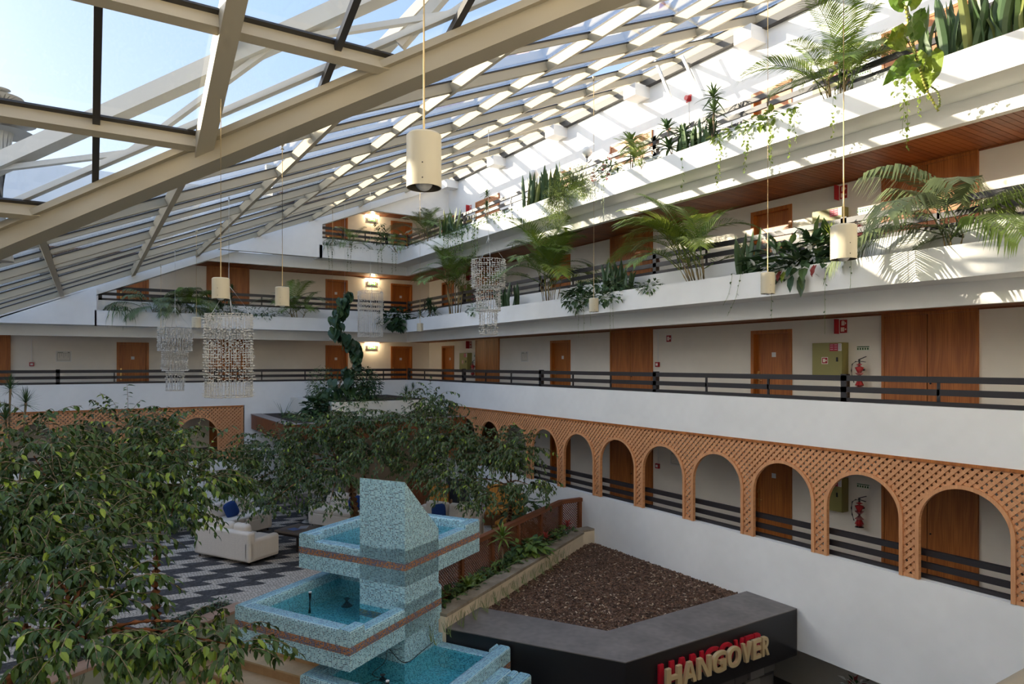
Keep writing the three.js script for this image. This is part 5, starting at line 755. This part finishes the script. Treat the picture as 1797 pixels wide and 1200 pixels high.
palm('low palm spilling over the corner of the top gallery planter', [9.7, Y3, -22.9], { kind: 'soft', n: 16, len: 1.0, canes: 6, caneH: 0.2, spread: 0.25, mats: ['areca'], seed: 71, dirBias: 3.6 });
// pothos along the rim near the camera with its hanging strands
mound('pothos_clump', 'bright pothos lying along the top gallery planter rim beside the areca palm', [PX - 0.24, Y3, -7.6], [[0, 0.08, 0, 0.16, 0.12, 1.05]], 150, 0.13, ['ivyY', 'ivy', 'lime'], 73, { kind: 'leaf', wide: 0.7 });
for (const [z, t, st] of [[-8.35, 'long leafy sunlit vine at the left end of the bright pothos row', [[0, 0, 1.05], [-0.02, 0.08, 0.8]]], [-7.75, 'leafy sunlit vine, second from the left below the bright pothos', [[0, 0, 0.85], [0, 0.06, 0.55]]], [-7.25, 'leafy sunlit vine in the middle below the bright pothos', [[0, 0, 0.95], [0, 0.07, 0.75]]], [-6.85, 'leafy sunlit vine at the right end of the bright pothos row', [[0, 0, 0.8], [0.0, 0.1, 0.6]]], [-6.1, 'single thin sunlit vine hanging below the areca palm', [[0, 0, 0.7]]], [-5.05, 'cluster of sunlit vines hanging beside the big pothos leaves', [[0, -0.1, 0.5], [0, 0, 0.95], [0, 0.08, 1.15], [0, 0.2, 0.75], [0, 0.3, 0.6]]], [-9.2, 'thin vine with few leaves left of the leafy sunlit row', [[0, 0, 0.9]]]]) vine(t, [XO - 0.05, 8.74, z], st, Math.round(-z * 50), z === -9.2 ? 'ivy' : 'ivyY', 0.085, 'sunlit pothos vines hanging from the top gallery', z === -9.2 ? 0.09 : 0.05);
// ---- back wing planters
const PZ = -23.68;
dracaena('fern-like drooping plant at the left end of the back wing planter', [0.75, Y2, PZ + 0.15], [[0, 0.12, 0, 1.2], [0.25, 0.1, 0.05, 1.1]], 'hang', 'drac', 'drooping_fern');
palm('grey-green palm touching the sloping glass at the left of the back wing planter', [1.75, Y2, PZ], { kind: 'kentia', n: 14, len: 1.15, canes: 5, caneH: 0.25, spread: 0.15, mats: ['kentia'], seed: 81, name: 'kentia_palm' });
palm('grey-green palm hanging over the planter behind the three-tier lantern', [2.7, Y2, PZ + 0.1], { kind: 'kentia', n: 15, len: 1.1, canes: 5, caneH: 0.2, spread: 0.15, mats: ['kentia', 'areca'], seed: 83, name: 'kentia_palm', dirBias: -1.57 });
dracaena('slim dracaena in front of the oak cupboard on the second gallery, back wing', [4.0, Y2, PZ], [[0.05, 0.95, 0, 0.65], [0, 0.6, 0, 0.75], [-0.3, 0.35, 0, 0.8]], 'drac', 'dark');
mound('fern_row', 'low dark ferns along the back wing planter behind the large lantern', [4.6, Y2, PZ + 0.1], [[0, 0.15, 0, 1.4, 0.25, 0.25], [-0.8, 0.2, 0, 0.5, 0.3, 0.25]], 700, 0.16, ['dark', 'drac'], 85, { wide: 0.25, cat: 'fern' });
palm('areca palm on the back wing planter behind the small cream pendant', [6.2, Y2, PZ], { n: 20, len: 1.3, canes: 9, caneH: 0.35, spread: 0.2, mats: ['areca', 'kentia'], seed: 87 });
dracaena('drooping green plant at the left end of the top back wing planter', [7.15, Y3, PZ + 0.2], [[0, 0.1, 0, 0.9], [0.2, 0.3, 0, 0.8]], 'hang', 'drac', 'drooping_fern');
palm('small soft palm on the top back wing planter', [7.95, Y3, PZ], { kind: 'soft', n: 15, len: 1.05, canes: 5, caneH: 0.25, spread: 0.15, mats: ['areca', 'dark'], seed: 89 });
{ const o = thing('rubber_tree', 'slim young rubber tree on the top back wing planter', 'tree', [9.2, Y3, PZ]); obj('trunk', new MB().tube([[0, -0.03, 0], [0.03, 0.5, 0], [0, 0.85, 0]], 0.018, 6), STEM.woody, o); const b = new MB(), R = rng(91); for (let k = 0; k < 90; k++) { const a = R() * 6.28, y = 0.4 + R() * 0.75, r = 0.22 * R(); b.leaf([Math.cos(a) * r, y, Math.sin(a) * r], [Math.cos(a), 0.2 - R(), Math.sin(a)], [0, 1, 0], 0.14, 0.07); } stuff(obj('foliage', b, LEAF.dark, o)); }
mound('ivy_clump', 'low ivy along the top back wing planter rim', [8.4, Y3, PZ + 0.2], [[0, 0.04, 0, 1.2, 0.08, 0.12]], 160, 0.08, ['dark'], 93);
for (const [x, L, t] of [[7.15, 0.95, 'dark trailing vine at the left end of the top back wing planter'], [7.85, 1.05, 'dark trailing vine under the soft palm of the top back wing'], [9.0, 1.0, 'pair of dark trailing vines below the lit exit sign of the top back wing'], [9.55, 0.9, 'dark trailing vine near the inner corner of the top back wing planter']]) vine(t, [x, 8.74, ZO + 0.03], [[0, 0, L], [0.12, 0, L * 0.85]], Math.round(x * 70), 'dark', 0.06, 'dark vines on the back wing planters', 0.085);
vine('thin vine hanging down to the back wing door on the left', [2.0, 6.18, ZO + 0.03], [[0, 0, 1.0]], 97, 'dark', 0.05, 'dark vines on the back wing planters', 0.12);

// ---- climbing vine with big round leaves in the corner, bushes on the deck
{
  const o = thing('climbing_pothos', 'dark climbing vine with big round leaves winding up past two galleries', 'vine', [0, 0, 0]), R = rng(101), path = new THREE.CatmullRomCurve3([[6.7, 3.4, -20.9], [6.75, 4.0, -20.8], [7.3, 4.7, -20.9], [7.2, 5.2, -21.0], [6.75, 5.6, -21.05], [6.7, 6.1, -21.1], [6.95, 6.5, -21.1], [7.0, 6.9, -21.1]].map((p) => V(...p)));
  obj('main_stem', new MB().tube(path.getPoints(40).map((p) => [p.x, p.y, p.z]), 0.05, 7), STEM.woody, o);
  obj('support_wire', new MB().tube([[7.0, 6.5, -21.1], [7.0, roofA(7.0), -21.1]], 0.004, 5), MAT.plate, o);
  const hg = heart(0.36, 0.34, 0.7, 6, 4); for (let k = 0; k < 150; k++) { const t = Math.pow(k / 150, 1.15), p = path.getPoint(t), a = 1.57 + (R() - 0.5) * 4.4, w = t < 0.25 ? 0.55 : 0.24; const f = obj('leaf', hg, R() < 0.7 ? LEAF.pothos : LEAF.dark, o); f.position.set(p.x + (R() - 0.5) * w * 1.4, p.y + (R() - 0.5) * 0.2, p.z + Math.abs(R() - 0.3) * w); f.rotation.set((R() - 0.5) * 0.6, -a + Math.PI, -0.7 - R() * 0.6, 'YXZ'); f.rotation.y = a + Math.PI; f.scale.setScalar(0.6 + 0.5 * R()); }
}
mound('rubber_bush', 'rounded dark leafy bush in the white corner planter, right of the climbing vine', [7.55, 3.44, -20.75], [[0, 0.5, 0, 0.55, 0.55, 0.45]], 900, 0.12, ['dark', 'pothos'], 103, { kind: 'leaf', cat: 'bush' });
mound('leafy_bush', 'loose small-leaved bush left of the climbing vine stem', [6.2, 3.44, -21.2], [[0.1, 0.5, 0, 0.5, 0.6, 0.35], [-0.1, 0.1, 0.3, 0.4, 0.3, 0.3]], 800, 0.1, ['dark', 'drac'], 105, { cat: 'bush' });
mound('fern_row', 'green ferns along the front edge of the white corner planter', [7.3, 3.44, -20.3], [[0, 0.02, 0, 1.1, 0.14, 0.15], [1.4, 0.1, 0, 0.3, 0.15, 0.2]], 420, 0.14, ['ivy', 'drac'], 107, { wide: 0.28, cat: 'fern' });
mound('deck_groundcover', 'low groundcover growing in the corner deck soil bed', [6.2, 2.89, -19.9], [[0, 0.1, 0, 1.0, 0.15, 0.35], [2.5, 0.1, 0, 1.4, 0.12, 0.3], [-0.7, 0.05, -1.6, 0.3, 0.12, 1.4]], 900, 0.1, ['ivy', 'dark', 'drac'], 109);
mound('philodendron', 'large dark leaves below the left end of the white corner planter', [5.9, 2.89, -20.6], [[0, 0.3, 0, 0.35, 0.35, 0.3]], 90, 0.3, ['pothos', 'dark'], 110, { kind: 'leaf', wide: 0.7 });
dracaena('small spiky plant standing on the white corner planter near the right wall', [8.9, 3.44, -20.6], [[0, 0.2, 0, 0.8], [0.25, 0.35, 0, 0.6]], 'spike', 'dark', 'spiky_plant');
{ const o = thing('papyrus', 'sparse thin reed-like plant on the left of the corner deck', 'plant', [5.3, 2.89, -22.0]), b = new MB(), R = rng(111); for (let k = 0; k < 7; k++) { const a = R() * 6.28, L = 0.5 + R() * 0.35; b.blade([0, 0, 0], norm([Math.cos(a) * 0.5, 1, Math.sin(a) * 0.5]), [Math.cos(a), 0, Math.sin(a)], L, 0.025, 0.2, 5); } obj('reeds', b, LEAF.dark, o); obj('root_tuft', new MB().tube([[0, -0.02, 0], [0, 0.08, 0]], [0.05, 0.02], 7), STEM.green, o); }
// ---- planting strip behind the retaining wall
mound('planting_strip', 'dark green groundcover filling the planting strip below the lattice fence', [0, 0.45, 0], [...Array(14)].map((_, k) => { const q = SU(1.2 + k * 0.42, 0.3); return [q[0], 0.1, q[1], 0.34, 0.16, 0.26]; }), 1900, 0.12, ['dark', 'drac', 'ivy'], 121, { kind: 'leaf' });
mound('broadleaf_clump', 'clump of larger heart-shaped leaves in the middle of the planting strip', [SU(4.6, 0.25)[0], 0.5, SU(4.6, 0.25)[1]], [[0, 0.2, 0, 0.5, 0.2, 0.3]], 130, 0.22, ['ivy', 'dark', 'areca'], 123, { kind: 'leaf', wide: 0.7 });
dracaena('tall thin-stemmed dracaena with drooping blades before the lattice fence', [SU(3.5, 0.25)[0], 0.45, SU(3.5, 0.25)[1]], [[0, 0.75, 0, 0.95]], 'drac', 'areca');
dracaena('sword-leaved plant at the near end of the planting strip beside the fountain', [SU(2.2, 0.25)[0], 0.45, SU(2.2, 0.25)[1]], [[0, 0.15, 0, 0.85], [0.3, 0.1, -0.2, 0.75]], 'broad', 'areca');
for (const [s, t] of [[5.6, 'pink-red bromeliad in the planting strip, the one in front of the fence'], [6.85, 'dark red bromeliad where the planting strip meets the white wall']]) dracaena(t, [SU(s, 0.3)[0], 0.55, SU(s, 0.3)[1]], [[0, 0.12, 0, 1]], 'bromeliad', 'red', 'bromeliad', 1, 'red bromeliads in the planting strip');
mound('bed_groundcover', 'dark groundcover bed running beside the stairs under the ficus trunk', [0, 0.05, 0], [...Array(16)].map((_, k) => { const q = SU(0.45 - k * 0.42, 4.62); return [q[0], 0.06, q[1], 0.3, 0.1, 0.24]; }), 2200, 0.07, ['dark', 'dark', 'pothos'], 125);
// ---- big pothos vine hanging close to the camera
{
  const o = thing('hanging_pothos', 'close pothos stem with big sunlit yellow-green leaves hanging in front of the top gallery', 'vine', [0, 0, 0]);
  const st = new THREE.CatmullRomCurve3([[1.72, 6.22, -0.99], [1.83, 5.95, -1.08], [1.85, 5.57, -0.96], [1.86, 5.48, -0.95], [1.88, 5.41, -0.94], [1.9, 5.34, -0.93], [1.925, 5.275, -0.91]].map((p) => V(...p)));
  obj('main_stem', new MB().tube(st.getPoints(50).map((p) => [p.x, p.y, p.z]), (t) => 0.0065 - 0.002 * t, 8), M([0.42, 0.42, 0.08], 0.5), o);
  const tip = new THREE.CatmullRomCurve3([[1.9, 5.35, -0.93], [1.93, 5.33, -0.915], [1.93, 5.29, -0.91], [1.915, 5.285, -0.912]].map((p) => V(...p))); obj('aerial_root', new MB().tube(tip.getPoints(16).map((p) => [p.x, p.y, p.z]), 0.0035, 6), STEM.vine, o);
  const cam = V(0, EYE, 0);
  for (const [base, tipp, W, m, roll] of [[[1.855, 5.475, -0.95], [1.915, 5.565, -0.93], 0.055, 'limeD', 0.5], [[1.84, 5.475, -0.955], [1.805, 5.455, -0.985], 0.07, 'lime', -0.3], [[1.868, 5.41, -0.945], [1.798, 5.352, -0.985], 0.055, 'limeD', 0.4], [[1.905, 5.375, -0.93], [1.892, 5.455, -0.93], 0.0, 'lime', 0], [[1.9, 5.425, -0.925], [1.89, 5.325, -0.93], 0.08, 'lime', 0.15], [[1.856, 5.56, -0.955], [1.885, 5.66, -0.93], 0.06, 'lime', 0.2], [[1.85, 5.56, -0.96], [1.83, 5.64, -0.99], 0.05, 'limeD', -0.3]]) {
    if (!W) continue; const B = V(...base), Tt = V(...tipp), X = Tt.clone().sub(B), L = X.length(); X.normalize(); const view = cam.clone().sub(B).normalize(); let Y = view.clone().sub(X.clone().multiplyScalar(view.dot(X))).normalize(); Y.applyAxisAngle(X, roll); const Z = X.clone().cross(Y);
    const f = obj('leaf', heart(L, W, 0.25, 10, 6), LEAF[m], o); f.matrixAutoUpdate = false; f.matrix.makeBasis(X, Y, Z).setPosition(B);
    const near0 = st.getPoint(Math.min(1, Math.max(0, (5.95 - base[1]) / 0.68 * 0.8 + 0.15))); obj('petiole', new MB().tube([[near0.x, near0.y, near0.z], [(near0.x + B.x) / 2, (near0.y + B.y) / 2 + 0.006, (near0.z + B.z) / 2], base], 0.0022, 5), STEM.vine, o);
  }
}
// ---- spiky yuccas on the far left
{ const o = dracaena('tall yucca with three spiky heads at the far left in front of the back wing', [-1.3, 0, -14.95], [[0.15, 4.15, 0.02, 0.8], [0.38, 3.9, 0.1, 0.8], [0.08, 3.6, 0.0, 0.95], [-0.35, 3.9, 0.1, 0.8]], 'spike', 'dark', 'yucca', 1.6); void o; }
// flowers by the sofas
{ const q = SU(6.5, 8.3), o = mound('flower_pot', 'pot of purple and pale pink flowers between the cream sofas', [q[0], 0.3, q[1]], [[0, 0.15, 0, 0.4, 0.2, 0.4]], 260, 0.1, ['dark'], 131, { cat: 'flowers' }), R = rng(133); obj('pot', new MB().tube([[0, -0.3, 0], [0, 0.02, 0]], [0.2, 0.27], 16), MAT.plate, o); for (const [m, x0, n] of [['lilac', -0.25, 70], ['flower', 0.15, 70]]) { const b = new MB(); for (let k = 0; k < n; k++) { const a = R() * 6.28, p = [x0 + (R() - 0.5) * 0.4, 0.25 + R() * 0.2, (R() - 0.5) * 0.6]; b.leaf4(p, [Math.cos(a), 0.5, Math.sin(a)], [0, 1, 0], 0.06, 0.05); } stuff(obj('blossoms', b, LEAF[m], o)); } }
mound('hedge', 'dark clipped-looking shrub mass left of the sofas under the ficus', [2.0, 0, -20.5], [[0, 0.6, 0, 1.0, 0.6, 0.7], [-1.4, 0.7, 0.3, 1.1, 0.7, 0.8], [-3.4, 0.7, 0.4, 1.4, 0.7, 0.8]], 3600, 0.09, ['dark', 'drac'], 135, { cat: 'shrub' });
mound('philodendron', 'large-leaved plants under the arcade wall right of the wicker chairs', [9.5, 0, -14.6], [[0, 0.7, 0, 0.5, 0.5, 0.6], [-0.2, 0.3, 0.5, 0.4, 0.3, 0.4]], 200, 0.26, ['dark', 'drac'], 137, { kind: 'leaf', wide: 0.5 });
mound('bouquet', 'flowers in a glass vase in the dark bar below the canopy', [10.7, -0.95, -6.3], [[0, 0.15, 0, 0.25, 0.2, 0.25]], 120, 0.12, ['dark', 'flower', 'red'], 139, { cat: 'flowers' }); 

// ---------------------------------------------------------------- ficus trees
const ficusLeaf = new MB().leaf([0, 0, 0], [1, 0, 0], [0, 1, 0], 1, 0.5, 0.18, 0.16).geo();
const ficusMat = M([1, 1, 1], 0.34, { specularIntensity: 0.6, transmission: 0.2, thickness: 0, side: THREE.DoubleSide });
function ficus(label, trunks, blobs, { twigs = 300, per = 13, size = 0.1, seed = 1, own = 0, tint = [0.05, 0.105, 0.02], ownTint = 'lime', light = 0.12, bark = STEM.bark }) {
  const base = trunks[0][0], o = thing('ficus_tree', label, 'tree', base, 0, 'weeping figs in the lounge'), R = rng(seed), rel = (p) => sub(p, base);
  trunks.forEach((t) => obj('trunk', new MB().tube(new THREE.CatmullRomCurve3(t.slice(0, -1).map((p) => V(...rel(p)))).getPoints(18).map((p) => [p.x, p.y, p.z]), (u) => t[t.length - 1] * (1.15 - 0.6 * u), 9), bark, o));
  const heads = trunks.map((t) => t[t.length - 2]), tw = new MB(), mats = [], cols = [], ups = [];
  blobs.forEach((B) => { let h = heads[0], d = 1e9; for (const c of heads) { const e = Math.hypot(...sub(c, B)); if (e < d) { d = e; h = c; } } const a = rel(h), b = rel(B), m = add(mix(a, b, 0.5), [(R() - 0.5) * 0.3, 0.12, (R() - 0.5) * 0.3]); obj('branch', new MB().tube(new THREE.CatmullRomCurve3([V(...a), V(...m), V(...b)]).getPoints(10).map((p) => [p.x, p.y, p.z]), (u) => 0.035 - 0.024 * u, 6), bark, o); });
  const vol = blobs.map((b) => b[3] * b[3]), tot = vol.reduce((x, y) => x + y, 0);
  blobs.forEach((B, q) => { const n = Math.round(twigs * vol[q] / tot), c = rel(B); for (let k = 0; k < n; k++) {
    const a = R() * 6.28, cz = R() * 1.7 - 0.7, s = Math.sqrt(Math.max(0, 1 - cz * cz)), N = [s * Math.cos(a), cz * 0.8, s * Math.sin(a)], r0 = (0.25 + 0.55 * R()) * B[3]; let p = add(c, N, r0), D = norm([N[0] + (R() - 0.5) * 0.6, N[1] * 0.5 + 0.1, N[2] + (R() - 0.5) * 0.6]); const L = (0.3 + 0.4 * R()) * Math.min(1, 0.45 + B[3]), st = 6, pts = [p]; for (let j = 0; j < st; j++) { p = add(p, D, L / st); D = norm(add(D, [0, -1, 0], 0.16 + 0.1 * R())); pts.push(p); }
    tw.tube(pts, 0.0042, 4, false);
    const hue = R(); for (let j = 0; j < per; j++) { const t = (j + R()) / per, f = t * st, i = Math.min(st - 1, Math.floor(f)), w = mix(pts[i], pts[i + 1], f - i), T = norm(sub(pts[i + 1], pts[i])), aa = j * 2.4 + R(), sd = norm(add([Math.cos(aa), -0.55 - 0.5 * R(), Math.sin(aa)], T, 0.8)), X = V(...sd), Y0 = V((R() - 0.5) * 0.9, 1, (R() - 0.5) * 0.9), Z = X.clone().cross(Y0).normalize(), Y = Z.clone().cross(X), sc = size * (0.65 + 0.6 * R()); mats.push(new THREE.Matrix4().makeBasis(X.multiplyScalar(sc), Y.multiplyScalar(sc), Z.multiplyScalar(sc)).setPosition(...w)); const v = 0.7 + 0.6 * R(); cols.push(R() < light ? [0.3 * v, 0.4 * v, 0.045 * v] : [tint[0] * v * (0.9 + hue * 0.5), tint[1] * v * (0.9 + hue * 0.25), tint[2] * v]); ups.push(w); } } });
  stuff(obj('twigs', tw, STEM.woody, o));
  let skip = new Set(); if (own) { // the leaves nearest the eye are meshes of their own
    const eye = rel([0, EYE, 0]), order = ups.map((p, k) => [Math.hypot(...sub(p, eye)) + ((k * 7919) % 100) * 0.012, k]).sort((x, y) => x[0] - y[0]).slice(0, own); for (const [, k] of order) { skip.add(k); const c = cols[k], f = obj('leaf', ficusLeaf, k % 5 < 2 ? LEAF[ownTint] : k % 5 < 3 ? LEAF.limeD : LEAF.ficus, o); f.matrixAutoUpdate = false; f.matrix.copy(mats[k]); void c; } }
  const keep = mats.map((_, k) => k).filter((k) => !skip.has(k)), im = new THREE.InstancedMesh(ficusLeaf, ficusMat, keep.length); keep.forEach((k, j) => { im.setMatrixAt(j, mats[k]); im.setColorAt(j, lin(...cols[k])); }); im.name = 'foliage'; im.castShadow = im.receiveShadow = true; stuff(im); o.add(im);
  return o;
}
LEAF.ficus = green(0.05, 0.105, 0.02, 0.36, 0.2);
ficus('weeping fig with a slim bare trunk rising from the bed beside the stairs', [[[1.03, 0, -13.15], [1.0, 0.8, -13.05], [1.02, 1.5, -12.9], [0.95, 2.3, -12.3], 0.085]], [[1.04, 3.25, -11.77, 0.76], [0.5, 3.28, -12.7, 0.84], [1.32, 2.84, -10.76, 0.58], [0.67, 2.81, -10.82, 0.64], [0.06, 2.8, -11.8, 0.76], [0.99, 2.5, -10.38, 0.43], [1.75, 2.9, -10.9, 0.35]], { twigs: 520, per: 14, size: 0.105, seed: 201, own: 260, light: 0.1, bark: STEM.bark2 });
ficus('large weeping fig nearest the camera filling the lower left of the view', [[[-0.36, 0, -14.2], [-0.4, 0.9, -13.0], [-0.45, 1.9, -11.2], [-0.35, 2.5, -9.2], 0.09], [[-1.5, -1.95, -7.6], [-1.2, 0.2, -7.5], [-0.8, 1.6, -7.3], [-0.3, 2.15, -7.0], 0.09]], [[-0.56, 3.43, -10.41, 0.65], [-0.22, 3.12, -8.66, 0.61], [-0.58, 2.97, -8.17, 0.5], [0.09, 2.74, -7.99, 0.46], [-0.28, 2.65, -7.51, 0.45], [0.21, 2.56, -6.97, 0.31], [-0.45, 2.36, -6.91, 0.43], [-0.01, 2.35, -6.39, 0.37], [0.51, 2.22, -6.3, 0.26], [1.05, 2.14, -6.32, 0.33], [0.76, 2.3, -6.62, 0.2], [-0.9, 3.0, -9.0, 0.6]], { twigs: 640, per: 14, size: 0.1, seed: 203, own: 290, light: 0.07, bark: STEM.bark2 });
ficus('wide weeping fig in front of the corner deck, left of the fountain tower', [[[6.2, 0, -17.9], [5.95, 0.9, -17.2], [5.7, 1.7, -16.9], [5.4, 2.2, -17.0], 0.12], [[6.35, 0, -17.8], [6.3, 1.0, -17.3], [6.1, 1.9, -16.9], 0.09]], [[3.99, 2.27, -17.59, 1.08], [5.11, 2.64, -17.47, 1.05], [3.29, 1.64, -17.45, 0.63], [4.58, 1.78, -16.62, 0.85], [5.87, 3.0, -17.0, 0.85], [6.06, 2.27, -16.28, 0.9], [5.02, 2.0, -15.76, 0.5], [3.76, 1.59, -16.56, 0.55], [4.59, 1.45, -14.9, 0.3], [3.4, 1.44, -15.6, 0.35]], { twigs: 900, per: 13, size: 0.1, seed: 205, tint: [0.06, 0.115, 0.03], light: 0.05 });
ficus('wide weeping fig right of the fountain tower in front of the lattice arches', [[[7.1, 0, -16.4], [6.95, 0.9, -15.9], [6.9, 1.7, -15.6], [7.1, 2.2, -15.3], 0.11], [[8.9, 0, -14.6], [8.8, 0.9, -14.0], [8.5, 1.7, -13.5], 0.08]], [[6.92, 2.95, -15.74, 0.9], [7.54, 2.61, -14.76, 0.9], [8.11, 2.4, -13.8, 0.82], [8.41, 2.6, -13.02, 0.6], [7.19, 1.9, -13.9, 0.6], [7.56, 1.75, -12.6, 0.45], [6.95, 2.0, -15.13, 0.6], [8.18, 1.95, -12.2, 0.4], [7.84, 3.5, -16.34, 0.6], [7.2, 1.6, -12.8, 0.28]], { twigs: 900, per: 13, size: 0.095, seed: 207, tint: [0.065, 0.12, 0.032], light: 0.06 });
renderer.render(scene, camera);
